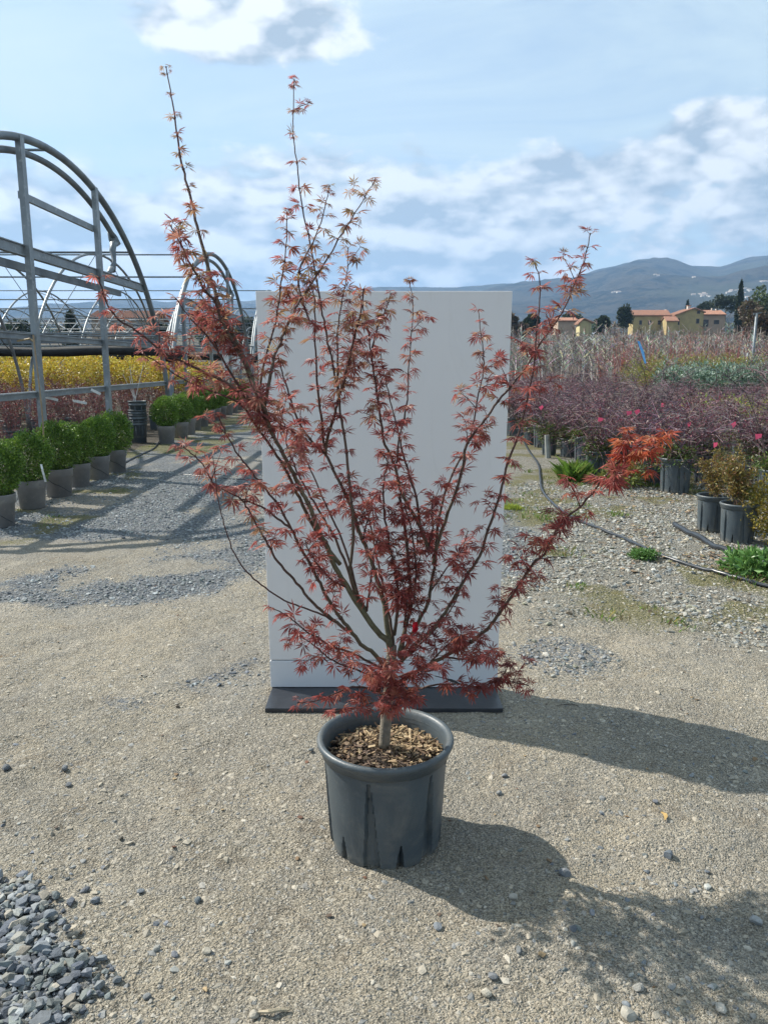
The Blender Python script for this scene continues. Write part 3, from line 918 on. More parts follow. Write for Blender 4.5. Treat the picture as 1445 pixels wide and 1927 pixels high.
# branches: pixel path (base first), base radius, tip radius (metres), depth offset of the tip, first leaf at (0..1), node spacing (px), leaf size, side shoots, colour mode
# modes 0 maroon, 1 crimson, 2 salmon, 3 tan tips
BR = [
 ('trunk', [(723, 1405), (726, 1360), (731, 1300), (736, 1245), (737, 1215)], .0175, .0145, 0.0, 2, 50, 1, 0, 0),
 # main stems
 ('branch', [(737, 1235), (729, 1208), (704, 1181), (679, 1145), (654, 1104), (631, 1068), (617, 1033), (602, 1004), (591, 975), (578, 944), (562, 913), (548, 885), (528, 845), (507, 804), (496, 766), (463, 746), (432, 725), (400, 707), (345, 682), (307, 663), (262, 626), (222, 600), (199, 565), (187, 522)], .0098, .0016, -.42, .30, 27, 1.0, .55, 2),
 ('branch', [(736, 1225), (727, 1166), (721, 1129), (710, 1093), (698, 1054), (684, 1019), (673, 993), (662, 957), (646, 922), (629, 886), (613, 855), (593, 837), (571, 810), (555, 775), (542, 733), (531, 700), (523, 668)], .0086, .0018, .12, .30, 30, .95, .35, 1),
 ('branch', [(496, 766), (480, 730), (469, 701), (453, 663), (436, 626), (418, 588), (406, 553), (396, 522), (383, 468), (371, 426), (361, 380), (350, 338), (339, 295), (333, 246), (327, 207), (321, 170), (313, 126)], .0070, .0013, -.05, .0, 34, .60, 0, 3),
 ('branch', [(470, 700), (430, 626), (415, 600), (406, 569), (385, 546), (371, 517), (352, 485), (338, 455), (322, 425)], .0052, .0016, -.30, .0, 16, .98, .45, 2),
 ('branch', [(500, 790), (476, 760), (455, 734), (434, 701), (418, 675), (401, 647), (380, 621), (354, 593), (331, 562)], .0042, .0013, -.22, .25, 30, .85, .1, 3),
 ('branch', [(410, 660), (404, 640), (390, 600), (376, 575)], .0030, .0012, -.1, .2, 24, .9, .2, 1),
 ('branch', [(640, 1062), (600, 1010), (570, 950), (548, 905), (528, 868), (503, 831), (490, 812), (474, 789), (457, 764), (436, 750), (403, 737), (345, 713), (312, 692), (272, 668)], .0062, .0012, -.30, .50, 34, .95, .15, 2),
 ('branch', [(728, 1262), (704, 1230), (679, 1212), (659, 1185), (638, 1160), (621, 1133), (602, 1098), (586, 1066), (569, 1035), (557, 1012), (546, 991), (528, 957), (507, 930), (490, 910), (472, 885), (453, 862), (436, 835), (422, 808), (408, 780)], .0068, .0015, -.28, .22, 33, .95, .25, 1),
 ('branch', [(656, 1189), (634, 1172), (613, 1154), (592, 1137), (569, 1110), (546, 1083), (524, 1058), (505, 1025), (492, 1003), (486, 992), (470, 964), (455, 941), (428, 924), (403, 910), (382, 874), (362, 854), (340, 838)], .0050, .0013, -.33, .45, 26, 1.0, .45, 2),
 ('branch', [(546, 993), (523, 976), (500, 957), (469, 945), (452, 938)], .0034, .0020, -.26, .3, 60, .8, 0, 1),
 ('branch', [(634, 1172), (605, 1156), (571, 1143), (542, 1133), (513, 1116), (485, 1095), (460, 1070), (440, 1040), (426, 999), (418, 970), (409, 928), (401, 858)], .0030, .0009, -.36, 2, 60, .8, 0, 1),
 ('branch', [(726, 1265), (696, 1247), (659, 1228), (621, 1214), (588, 1195), (569, 1183), (551, 1166), (532, 1154), (509, 1143)], .0042, .0013, -.22, .25, 30, .98, .3, 1),
 ('branch', [(722, 1280), (690, 1268), (660, 1256), (638, 1249), (615, 1235), (595, 1218), (570, 1200), (545, 1205)], .0038, .0013, -.12, .25, 32, .95, .3, 0),
 ('branch', [(727, 1312), (700, 1298), (670, 1292), (640, 1300), (600, 1318), (562, 1322)], .0042, .0015, -.20, .25, 34, .95, .35, 1),
 ('branch', [(727, 1322), (705, 1322), (675, 1330), (645, 1335), (620, 1342)], .0036, .0015, -.24, .25, 34, .95, .3, 1),
 ('branch', [(507, 804), (500, 786), (489, 741), (493, 704), (502, 664), (513, 626), (522, 586), (531, 520), (536, 493), (539, 450), (540, 400)], .0046, .0013, .02, .05, 24, .92, .12, 2),
 ('branch', [(498, 770), (505, 730), (515, 675), (524, 653), (535, 626), (549, 595), (566, 564), (591, 527), (618, 484), (645, 438), (676, 389), (705, 338)], .0048, .0011, .10, .10, 30, .90, .12, 3),
 ('branch', [(690, 1150), (679, 1133), (667, 1108), (659, 1075), (661, 1052), (665, 1012), (664, 979), (657, 904), (651, 842), (642, 790), (637, 741), (633, 719), (624, 671), (619, 653), (611, 613), (604, 573), (597, 533), (594, 514), (585, 465), (575, 420), (566, 365), (559, 313), (553, 264), (551, 216), (554, 150)], .0058, .0012, .12, .20, 38, .80, .12, 1),
 ('branch', [(566, 564), (563, 511), (585, 465), (600, 429), (612, 389), (620, 350)], .0030, .0011, .06, .05, 27, .85, .1, 3),
 ('branch', [(613, 858), (608, 820), (604, 781), (597, 730), (595, 675), (593, 620), (591, 560), (583, 530)], .0044, .0014, -.06, .08, 28, .92, .25, 1),
 ('branch', [(582, 604), (572, 575), (562, 553), (550, 535)], .0030, .0015, .05, .2, 24, .92, .3, 2),
 ('branch', [(636, 745), (636, 700), (635, 671), (637, 609), (644, 564), (652, 520), (655, 467)], .0034, .0011, .14, .05, 21, .92, .25, 3),
 ('branch', [(613, 852), (616, 826), (630, 777), (637, 750), (648, 715), (659, 671), (668, 631), (679, 586), (684, 545)], .0048, .0018, -.20, .10, 27, 1.0, .35, 2),
 ('branch', [(808, 1040), (797, 1008), (784, 979), (766, 948), (753, 922), (744, 882), (733, 853), (722, 829), (715, 781), (708, 733), (701, 679), (693, 626), (684, 582), (676, 556)], .0062, .0014, .02, .12, 25, .95, .35, 1),
 ('branch', [(750, 1235), (764, 1176), (771, 1146), (771, 1100), (768, 1058), (764, 1010), (757, 970), (752, 930)], .0062, .0040, .05, .15, 30, .95, .45, 0),
 ('branch', [(700, 655), (712, 613), (726, 582), (735, 553)], .0026, .0011, -.02, .1, 22, .9, .2, 1),
 ('branch', [(797, 1010), (790, 984), (784, 939), (772, 900), (761, 862), (750, 818), (741, 780), (732, 746), (723, 704), (715, 660)], .0042, .0012, .10, .10, 30, .95, .15, 1),
 ('branch', [(746, 872), (752, 820), (761, 786), (766, 752), (768, 708), (772, 653), (777, 573), (770, 528)], .0030, .0010, .15, .0, 27, .86, .04, 1),
 ('branch', [(742, 1195), (748, 1146), (747, 1099), (740, 1054), (735, 1041), (728, 1001), (722, 957), (722, 904), (728, 869), (716, 850)], .0052, .0018, -.10, .12, 26, .98, .5, 0),
 ('branch', [(753, 1240), (775, 1195), (790, 1165), (806, 1132), (811, 1099), (818, 1059), (821, 1012), (829, 959), (847, 901), (881, 831), (892, 790), (900, 741), (909, 700), (909, 664), (904, 628), (900, 584)], .0064, .0011, .14, .26, 31, .95, .22, 1),
 ('branch', [(815, 1062), (826, 1015), (850, 946), (871, 880), (878, 838), (906, 797), (937, 755), (964, 723), (995, 681), (1017, 644), (1039, 615), (1053, 595), (1068, 566), (1079, 537), (1092, 509), (1101, 482), (1110, 440)], .0058, .0012, -.12, .18, 28, .98, .28, 2),
 ('branch', [(752, 1248), (787, 1207), (811, 1186), (832, 1160), (853, 1127), (876, 1087), (902, 1047), (914, 1009), (923, 984), (940, 928), (957, 866), (978, 807), (997, 726), (1006, 675), (1010, 619), (1015, 575), (1015, 524), (1003, 492)], .0062, .0012, -.14, .14, 30, 1.0, .30, 1),
 ('branch', [(738, 1290), (765, 1275), (800, 1255), (840, 1234), (880, 1212), (916, 1184), (942, 1151), (970, 1111), (1003, 1061), (1024, 1041), (1055, 985), (1094, 950), (1130, 908), (1160, 872), (1190, 845), (1222, 826), (1252, 812)], .0068, .0014, -.55, .20, 29, .96, .38, 4),
 ('branch', [(735, 1308), (778, 1298), (813, 1290), (860, 1287), (905, 1292), (940, 1280), (965, 1284), (993, 1290)], .0040, .0013, -.12, .35, 22, 1.05, .5, 0),
 ('branch', [(668, 1118), (652, 1065), (628, 1010), (605, 970), (585, 935), (566, 900), (552, 872), (540, 835), (530, 800)], .0044, .0020, .04, .45, 44, .8, .05, 1),
 ('branch', [(676, 1128), (655, 1050), (637, 1000), (620, 965), (600, 920), (585, 885), (570, 850), (560, 815)], .0040, .0016, .10, .45, 40, .8, .05, 1),
 ('branch', [(742, 1230), (736, 1180), (727, 1130), (716, 1080), (707, 1040), (700, 1000), (690, 960), (672, 915)], .0048, .0018, .16, .4, 34, .85, .15, 0),
 ('branch', [(757, 1238), (762, 1190), (775, 1140), (782, 1090), (780, 1040), (772, 990), (762, 950)], .0044, .0018, -.04, .4, 34, .85, .15, 0),
 ('branch', [(752, 1246), (790, 1212), (822, 1182), (846, 1150), (862, 1120), (870, 1085)], .0040, .0016, .05, .4, 34, .85, .1, 0),
 ('branch', [(1160, 872), (1175, 860), (1182, 842), (1176, 820)], .0026, .0013, -.52, .0, 16, .95, .3, 4),
 ('branch', [(1130, 908), (1150, 900), (1165, 890)], .0026, .0013, -.52, .0, 18, .95, .3, 4),
 ('branch', [(1190, 845), (1212, 850), (1228, 842)], .0026, .0013, -.56, .0, 18, .92, .3, 4),
 ('branch', [(930, 1285), (948, 1268), (958, 1248)], .0022, .0012, -.12, .1, 16, .95, .4, 0),
 ('branch', [(806, 1120), (841, 1068), (865, 1040), (880, 1000)], .0034, .0012, .10, .1, 21, .98, .35, 1),
 ('branch', [(800, 1257), (830, 1225), (860, 1200), (890, 1190)], .0034, .0014, -.28, .2, 25, .95, .35, 0),
 ('branch', [(840, 1236), (870, 1240), (905, 1232), (930, 1226)], .0030, .0012, -.34, .3, 24, .95, .3, 0),
 ('branch', [(745, 1275), (775, 1265), (810, 1262), (830, 1250)], .0030, .0013, -.30, .3, 28, .95, .3, 0),
 ('branch', [(760, 1240), (790, 1200), (800, 1180)], .003, .0014, -.14, .2, 24, .95, .35, 0),
 ('branch', [(733, 1290), (728, 1270), (715, 1262), (700, 1275)], .003, .0015, -.26, .2, 20, 1.0, .5, 1),
 ('branch', [(733, 1300), (735, 1290), (745, 1300), (735, 1335)], .003, .0015, -.26, .2, 20, 1.0, .5, 1),
 ('branch', [(690, 1150), (695, 1110), (700, 1075), (705, 1035), (716, 1000)], .0036, .0013, -.16, .1, 20, .98, .5, 1),
 ('branch', [(768, 1110), (785, 1080), (790, 1050), (800, 1020)], .003, .0013, .16, .1, 22, .98, .5, 0),
 ('branch', [(760, 1180), (765, 1140), (758, 1100), (750, 1070)], .003, .0013, -.1, .1, 22, .98, .6, 0),
 ('branch', [(684, 1019), (690, 985), (700, 950), (695, 930)], .003, .0013, .10, .1, 22, .95, .4, 1),
 ('branch', [(806, 1030), (815, 990), (812, 955), (815, 935)], .0028, .0013, -.10, .25, 20, .9, .3, 0),
 ('branch', [(611, 853), (580, 830), (553, 812), (530, 800), (515, 785)], .0034, .0014, -.18, .2, 18, 1.0, .5, 2),
 ('branch', [(655, 1105), (630, 1095), (600, 1065), (583, 1040), (575, 1018)], .003, .0013, -.2, .15, 22, .98, .45, 1),
]
PALR = {4: [(.52, .12, .055), (.56, .17, .075), (.44, .08, .045), (.58, .23, .11), (.38, .06, .045)],
        0: [(.20, .026, .030), (.27, .032, .034), (.33, .045, .040), (.15, .020, .026), (.27, .065, .040), (.38, .060, .050)],
        1: [(.32, .048, .046), (.39, .065, .055), (.46, .090, .072), (.27, .038, .040), (.42, .13, .07), (.48, .13, .10)],
        2: [(.44, .14, .125), (.50, .19, .155), (.38, .10, .095), (.50, .23, .16), (.42, .25, .13), (.34, .08, .08)],
        3: [(.42, .23, .12), (.38, .16, .11), (.38, .29, .10), (.34, .11, .085), (.48, .31, .16), (.36, .21, .10)]}


def leaf_shape(rs, open_=1.0, lobes=7):
    """one palmate leaf: narrow pointed lobes, folded along the middle, drooping at the tips. centre lobe along +Y, unit length"""
    v, f = [], []
    angs = np.linspace(-112, 112, lobes) * open_
    for a in angs:
        L = (1.0 - 0.50 * (abs(a) / 118) ** 1.6) * rs.uniform(.85, 1.1)
        a = math.radians(a + rs.uniform(-5, 5))
        wd = rs.uniform(.050, .078)
        d = np.array([math.sin(a), math.cos(a), 0]); s_ = np.array([math.cos(a), -math.sin(a), 0])
        droop = rs.uniform(.12, .60)
        bend = rs.uniform(-.10, .10)
        b0 = len(v)
        z1, z2 = -droop * .10 + .02, -droop * .42
        v += [tuple(d * .03 * L), tuple(d * .42 * L - s_ * wd + np.array([0, 0, z1 + .035]) + s_ * bend * .2), tuple(d * .42 * L + s_ * wd + np.array([0, 0, z1 + .035]) + s_ * bend * .2),
              tuple(d * .42 * L + np.array([0, 0, z1 - .012]) + s_ * bend * .2), tuple(d * .74 * L - s_ * wd * .62 + np.array([0, 0, z2 * .55 + .02]) + s_ * bend * .6),
              tuple(d * .74 * L + s_ * wd * .62 + np.array([0, 0, z2 * .55 + .02]) + s_ * bend * .6), tuple(d * L + np.array([0, 0, z2]) + s_ * bend)]
        f += [(b0, b0 + 3, b0 + 1), (b0, b0 + 2, b0 + 3), (b0 + 1, b0 + 3, b0 + 4), (b0 + 3, b0 + 2, b0 + 5), (b0 + 3, b0 + 6, b0 + 4), (b0 + 3, b0 + 5, b0 + 6)]
    return np.array(v), f


LS = [leaf_shape(np.random.RandomState(i), (1.0, .9, .75, .55, .42, .8)[i % 6], (7, 7, 5, 7, 5, 7)[i % 6]) for i in range(10)]


def smooth_path(pts, sub=4):
    P = [pts[0]] + list(pts) + [pts[-1]]
    o = []
    for i in range(1, len(P) - 2):
        for k in range(sub):
            t_ = k / sub
            o.append(0.5 * ((2 * P[i]) + (P[i + 1] - P[i - 1]) * t_ + (2 * P[i - 1] - 5 * P[i] + 4 * P[i + 1] - P[i + 2]) * t_ ** 2 + (3 * P[i] - P[i - 1] - 3 * P[i + 1] + P[i + 2]) * t_ ** 3))
    o.append(P[-2])
    return o


placed = []      # (px, py, depth, radius) along what is built so far
leaves = []      # (matrix, shape, colour, size)
PET = MB()


def tocam(p):
    d = p - Vector((0, 0, CAMH))
    dep = d.y * math.cos(PITCH) - d.z * math.sin(PITCH)
    return CX + F * d.x / dep, CY - F * (d.y * math.sin(PITCH) + d.z * math.cos(PITCH)) / dep


def put_leaves(p, d, size, mode, hgt, n=None):
    """a pair of leaf tufts on opposite sides of a shoot at p running along d"""
    ref = Vector((random.uniform(-1, 1), random.uniform(-1, 1), random.uniform(-.4, .4)))
    side = (ref - d * ref.dot(d)).normalized()
    for s_ in (-1, 1):
        out = (side * s_ + d * random.uniform(.25, .7) + Vector((0, 0, .1))).normalized()
        L = random.uniform(.004, .018) * size
        e = p + out * L
        for q in range(n or random.choice((2, 3, 3, 4))):
            dirv = (out * .9 + Vector((random.uniform(-.8, .8), random.uniform(-.8, .8), random.uniform(-.75, .45)))).normalized()
            pl = random.uniform(.004, .013) * size
            base = e + dirv * pl
            c_m = mode
            r_ = random.random()
            hh = hgt
            if c_m != 3 and hh > 1.55 and r_ < .40: c_m = 3
            elif c_m == 1 and hh > 1.25 and r_ < .45: c_m = 2
            elif c_m == 1 and r_ > .82: c_m = 0
            elif c_m == 2 and r_ > .75: c_m = 1
            elif c_m == 3 and hh < 1.7 and r_ > .5: c_m = 2
            elif c_m == 0 and r_ > .75: c_m = 1
            if mode == 4: c_m = 4 if p.x > .52 else (0 if r_ < .45 else 1)
            col = random.choice(PALR[c_m])
            if c_m != 4: col = tuple(round(a_ * .84 + b_ * .16, 4) for a_, b_ in zip(col, (.52, .30, .26)))
            PET.tube([p, e, base], [.0011 * size, .0009 * size, .0006 * size], 3, (.22, .04, .035) if mode != 3 else (.24, .10, .06), cap=False)
            dr = (dirv + Vector((0, 0, -random.uniform(.1, .8)))).normalized()
            up = Vector((random.uniform(-.5, .5), random.uniform(-.5, .5), 1))
            zz = (up - dr * up.dot(dr)).normalized()
            xx = dr.cross(zz)
            sz = random.uniform(.020, .043) * size
            M4 = Matrix(((xx.x, dr.x, zz.x, base.x), (xx.y, dr.y, zz.y, base.y), (xx.z, dr.z, zz.z, base.z), (0, 0, 0, 1)))
            leaves.append((M4, random.randrange(10), col, sz))


def grow(name, path3, r0, r1, lstart, spacing_m, lsize, shoots, mode, first=False):
    k = len(path3)
    acc = [0]
    for i in range(1, k): acc.append(acc[-1] + (path3[i] - path3[i - 1]).length)
    Lt = acc[-1]
    rad = [r0 + (r1 - r0) * (a / Lt) ** .85 for a in acc]
    m = MB()
    m.tube(path3, rad, 10 if r0 > .006 else 6)
    # bark colour: olive green low down, dark wine red on young wood
    vv = m.v[0]; cols = np.ones((len(vv), 4)); npr = 10 if r0 > .006 else 6
    for i in range(k):
        f_ = min(1, max(0, (rad[i] - .0022) / .006))
        hh = min(1, max(0, (path3[i].z - .75) / .8))
        young = Vector((.085, .030, .032)); old = Vector((.155, .150, .085)); mid_ = Vector((.13, .085, .055))
        c_ = young.lerp(mid_.lerp(old, f_), min(1, f_ * 1.3 + .15)) if name != 'trunk' else Vector((.26, .225, .17))
        cols[i * npr:(i + 1) * npr, :3] = tuple(c_)
    m.c[0] = cols
    # nodes: slightly swollen rings with bud scars
    s = Lt * lstart + spacing_m * .5
    nodes = []
    while s < Lt:
        nodes.append(s); s += spacing_m * random.uniform(.80, 1.30)
    nodes.append(Lt * .999)

    def at_s(s_):
        for i in range(1, k):
            if acc[i] >= s_:
                f = (s_ - acc[i - 1]) / max(1e-9, acc[i] - acc[i - 1])
                return path3[i - 1].lerp(path3[i], f), (path3[i] - path3[i - 1]).normalized(), rad[i - 1]
        return path3[-1], (path3[-1] - path3[-2]).normalized(), rad[-1]
    if lstart < 1.5:
        for s_ in nodes:
            p, d, r_ = at_s(s_)
            m.tube([p - d * .003, p, p + d * .003], [r_ * 1.0, r_ * 1.35 + .0004, r_ * 1.0], 6, (.10, .045, .04), cap=False)
            fr = s_ / Lt
            sz = lsize * (1.0 if fr < .8 else 1.0 - .35 * (fr - .8) / .2)
            put_leaves(p, d, sz, mode if fr > .35 or mode != 2 else 1, p.z)
            if random.random() < shoots and fr < .95:
                # a short side shoot
                ref = Vector((random.uniform(-1, 1), random.uniform(-1, 1), random.uniform(-.2, .8)))
                sd = ((ref - d * ref.dot(d)).normalized() + d * .5 + Vector((0, 0, .15))).normalized()
                Ls = random.uniform(.03, .085)
                q = [p, p + sd * Ls * .5 + Vector((0, 0, .004)), p + sd * Ls]
                m.tube(q, [.0014, .0011, .0008], 4, (.11, .035, .035))
                for u in np.arange(.45, 1.01, .5):
                    put_leaves(p.lerp(q[-1], u), sd, sz * .92, mode, p.z)
    o = m.build(name, MAT['bark'], potp, True)
    o.matrix_parent_inverse = Matrix.Translation(-Vector(potp.location))
    return o


for bi, (nm, path, r0, r1, dtip, ls, sp, lz, sh, md) in enumerate(BR):
    if not placed:
        d0 = 0.0
    else:
        x0, y0 = path[0]
        j = min(range(len(placed)), key=lambda q: (placed[q][0] - x0) ** 2 + (placed[q][1] - y0) ** 2)
        d0 = placed[j][2]
    n = len(path)
    lens = [0]
    for i in range(1, n): lens.append(lens[-1] + math.hypot(path[i][0] - path[i - 1][0], path[i][1] - path[i - 1][1]))
    pts = []
    for (x, y), l in zip(path, lens):
        tt = l / lens[-1]
        dd = d0 + (dtip - d0) * (tt ** 1.15) if nm != 'trunk' else 0.0
        pts.append(at(x, y, PY + dd))
    P3_ = smooth_path(pts, 4)
    if nm != 'trunk':
        for i in range(1, len(P3_) - 1):
            P3_[i] = P3_[i] + Vector((random.gauss(0, 1), random.gauss(0, 1), random.gauss(0, 1))) * .0009
    for p in P3_:
        x, y = tocam(p)
        placed.append((x, y, p.y - PY))
    grow(nm, P3_, r0, r1, ls, sp / F * 2.25, lz, sh, md)
pe = PET.build('petioles', MAT['twig'], potp, kind='stuff')
pe.matrix_parent_inverse = Matrix.Translation(-Vector(potp.location))

# the 300 leaves that show largest are objects, the rest one mesh
leaves.sort(key=lambda q: -q[3] / (q[0].translation - Vector((0, 0, CAMH))).length)
LM = {}
for M4, sh_, col, sz in leaves[:300]:
    key = (sh_, col)
    if key not in LM:
        v, f = LS[sh_]
        m = MB(); m.add(v, f, col)
        LM[key] = m.mesh('leaf', MAT['mapleleaf'])
    o = link('leaf', LM[key], potp)
    o.matrix_local = Matrix.Translation(-Vector(potp.location)) @ M4 @ Matrix.Scale(sz, 4)
m = MB()
for M4, sh_, col, sz in leaves[300:]:
    v, f = LS[sh_]
    Rm = np.array(M4.to_3x3()) * sz
    j = random.uniform(.85, 1.15)
    m.add(v @ Rm.T + np.array(M4.translation) - np.array(potp.location), f, tuple(x * j for x in col))
m.build('foliage', MAT['mapleleaf'], potp, kind='stuff')
# small red tag and a black tie on the plant
m = MB()
tg = at(781, 1182, PY - .10) - Vector(potp.location)
m.add([tuple(tg + Vector(q)) for q in ((-.007, 0, .016), (.006, .004, .018), (.010, .010, -.006), (.002, .006, -.020), (-.008, .002, -.010))], [(0, 1, 2, 3, 4)])
m.build('name_tag', MAT['redtag'], potp)
m = MB()
a = [at(818, 1272, PY - .1) - Vector(potp.location), at(838, 1277, PY - .1) - Vector(potp.location), at(850, 1281, PY - .1) - Vector(potp.location), at(866, 1287, PY - .11) - Vector(potp.location)]
m.tube(a, [.0014, .0016, .0045, .0015], 6)
m.build('tie', MAT['hose'], potp)
print('leaves', len(leaves))

# ------------------------------------------------------------------ loose stones and gravel
PHI = (1 + 5 ** .5) / 2
ICO_V = np.array([(-1, PHI, 0), (1, PHI, 0), (-1, -PHI, 0), (1, -PHI, 0), (0, -1, PHI), (0, 1, PHI), (0, -1, -PHI), (0, 1, -PHI), (PHI, 0, -1), (PHI, 0, 1), (-PHI, 0, -1), (-PHI, 0, 1)], float)
ICO_V /= np.linalg.norm(ICO_V[0])
ICO_F = np.array([(0, 11, 5), (0, 5, 1), (0, 1, 7), (0, 7, 10), (0, 10, 11), (1, 5, 9), (5, 11, 4), (11, 10, 2), (10, 7, 6), (7, 1, 8), (3, 9, 4), (3, 4, 2), (3, 2, 6), (3, 6, 8), (3, 8, 9), (4, 9, 5), (2, 4, 11), (6, 2, 10), (8, 6, 7), (9, 8, 1)])
OCT_V = np.array([(1, 0, 0), (-1, 0, 0), (0, 1, 0), (0, -1, 0), (0, 0, 1), (0, 0, -1)], float)
OCT_F = np.array([(0, 2, 4), (2, 1, 4), (1, 3, 4), (3, 0, 4)])          # upper half only: half sunk in the ground
OCT_V = OCT_V[:5]
HI_V, HI_F = [tuple(p) for p in ICO_V], []
_mid = {}


def _mp(a, b):
    k_ = (min(a, b), max(a, b))
    if k_ not in _mid:
        p = (np.array(HI_V[a]) + np.array(HI_V[b])) / 2
        HI_V.append(tuple(p / np.linalg.norm(p))); _mid[k_] = len(HI_V) - 1
    return _mid[k_]


for a, b, c in ICO_F:
    ab, bc, ca = _mp(a, b), _mp(b, c), _mp(c, a)
    HI_F += [(a, ab, ca), (b, bc, ab), (c, ca, bc), (ab, bc, ca)]
HI_V, HI_F = np.array(HI_V), np.array(HI_F)


def height_np(x, y):
    ix = np.clip(np.searchsorted(gx, x), 1, nx - 1); iy = np.clip(np.searchsorted(gy, y), 1, ny - 1)
    tx = (x - gx[ix - 1]) / (gx[ix] - gx[ix - 1]); ty = (y - gy[iy - 1]) / (gy[iy] - gy[iy - 1])
    return (GZ[iy - 1, ix - 1] * (1 - tx) + GZ[iy - 1, ix] * tx) * (1 - ty) + (GZ[iy, ix - 1] * (1 - tx) + GZ[iy, ix] * tx) * ty


def stones(name, x, y, r, cols, lift=0.15, base='ico', rough=.28, flat=(.35, .75), zadd=0.0):
    n = len(x)
    BV, BF = {'ico': (ICO_V, ICO_F), 'oct': (OCT_V, OCT_F), 'hi': (HI_V, HI_F)}[base]
    k = len(BV)
    V = BV[None] * (1 + rng.normal(0, rough, (n, k, 1)).clip(-.45, .45) * (1 if base != 'hi' else .35))
    if base == 'hi':
        # chip flat faces off
        for _ in range(9):
            nn = rng.normal(0, 1, (n, 1, 3)); nn /= np.linalg.norm(nn, axis=2, keepdims=True)
            dd = (V * nn).sum(2, keepdims=True); lim = rng.uniform(.42, .75, (n, 1, 1))
            V = V - nn * np.clip(dd - lim, 0, None)
    sc = np.stack([np.ones(n), rng.uniform(.6, .95, n), rng.uniform(*flat, n)], 1)
    V = V * sc[:, None, :] * r[:, None, None]
    tl, tx_ = rng.normal(0, .25, n), rng.uniform(0, 2 * math.pi, n)
    c_, s_ = np.cos(tl)[:, None], np.sin(tl)[:, None]
    Y1, Z1 = V[..., 1] * c_ - V[..., 2] * s_, V[..., 1] * s_ + V[..., 2] * c_
    c_, s_ = np.cos(tx_)[:, None], np.sin(tx_)[:, None]
    X2, Y2 = V[..., 0] * c_ - Y1 * s_, V[..., 0] * s_ + Y1 * c_
    z = height_np(x, y) + r * lift + zadd
    V = np.stack([X2 + x[:, None], Y2 + y[:, None], Z1 + z[:, None]], 2).reshape(-1, 3)
    Fa = (BF[None] + (np.arange(n) * k)[:, None, None]).reshape(-1, 3)
    C = np.repeat(cols, k, 0)
    return link(name, np_mesh(name, V, Fa, C, MAT['stone']), kind='stuff')


def pick(n, pal, j=.18):
    pal = np.array(pal)
    c = pal[rng.integers(0, len(pal), n)]
    return c * rng.uniform(1 - j, 1 + j, (n, 1))


GREY = [(.15, .17, .19), (.11, .125, .145), (.20, .22, .235), (.25, .27, .28), (.17, .185, .21), (.13, .15, .15), (.30, .31, .29), (.19, .215, .205)]
PALE = [(.36, .35, .31), (.30, .30, .27), (.47, .45, .40), (.22, .235, .225), (.33, .29, .22), (.19, .21, .215), (.40, .40, .37), (.17, .14, .10), (.25, .25, .19)]
TAN = [(.36, .32, .25), (.33, .295, .235), (.38, .345, .28), (.30, .275, .225), (.345, .31, .245), (.27, .26, .235), (.37, .335, .27), (.32, .29, .23), (.41, .38, .32), (.22, .225, .22)]


def spread(n, x0, x1, y0, y1, yp=1.0):
    """random ground points that stay a little wider than the camera's view"""
    y = y0 + (y1 - y0) * rng.random(n) ** yp
    x = x0 + (x1 - x0) * rng.random(n)
    k = (np.abs(x) < 0.56 * y + .55) & (~((np.abs(x) < .53) & (y > 3.0) & (y < 3.36))) & (((x - .004) ** 2 + (y - PY) ** 2) > .185 ** 2)
    return x[k], y[k]


# crushed grey stone, lower left
x, y = spread(16000, -2.2, -.5, 1.1, 2.4)
g1, p1, m1, b1 = zones(x, y)
k = (g1 > rng.uniform(.15, 1.0, len(x))) & (x < -.5) & (y < 2.3)
x, y = x[k], y[k]
n = len(x)
stones('crushed_stone_gravel', x, y, np.clip(rng.lognormal(-4.62, .40, n), .004, .024), pick(n, GREY + [(.09, .105, .13), (.20, .20, .18), (.26, .24, .20)], .30), .35, 'ico', .27, zadd=rng.uniform(0, .008, n))
# the same stone strewn round the heap
x, y = spread(1900, -1.6, -.1, 1.1, 2.9)
k = rng.random(len(x)) < np.exp(-np.clip(x + .61 + .95 * np.clip(y - 1.64, 0, 9), 0, 9) / .15) * np.exp(-np.clip(y - 2.0, 0, 9) / .35)
n = k.sum(); stones('strewn_gravel', x[k], y[k], np.clip(rng.lognormal(-5.0, .45, n), .003, .015), pick(n, GREY + TAN), .0, 'hi')
# pebbles pressed into the tan ground
x, y = spread(52000, -3.4, 3.4, 1.0, 5.6, 1.15)
g1, p1, m1, b1 = zones(x, y)
cl = fbm(x * 2.3 + 7, y * 2.3, 91, 4)
k = (g1 < .6) & (rng.random(len(x)) < sstep(cl, .28, .64) * .8 + .2)
x, y = x[k], y[k]; n = len(x)
stones('pressed_pebbles', x, y, np.clip(rng.lognormal(-5.2, .5, n), .0025, .015), pick(n, TAN, .13), -.22, 'ico', .25, (.35, .6))
# right hand side near the camera has more and rounder pebbles
x, y = spread(2600, .1, 2.2, 1.1, 3.0)
cl = fbm(x * 3.1 + 2, y * 3.1, 17, 4)
k = rng.random(len(x)) < sstep(cl, .42, .66) * sstep(x, .1, .9)
n = k.sum(); stones('round_pebbles', x[k], y[k], np.clip(rng.lognormal(-5.0, .45, n), .003, .017), pick(n, GREY + TAN), .0, 'hi', .2)
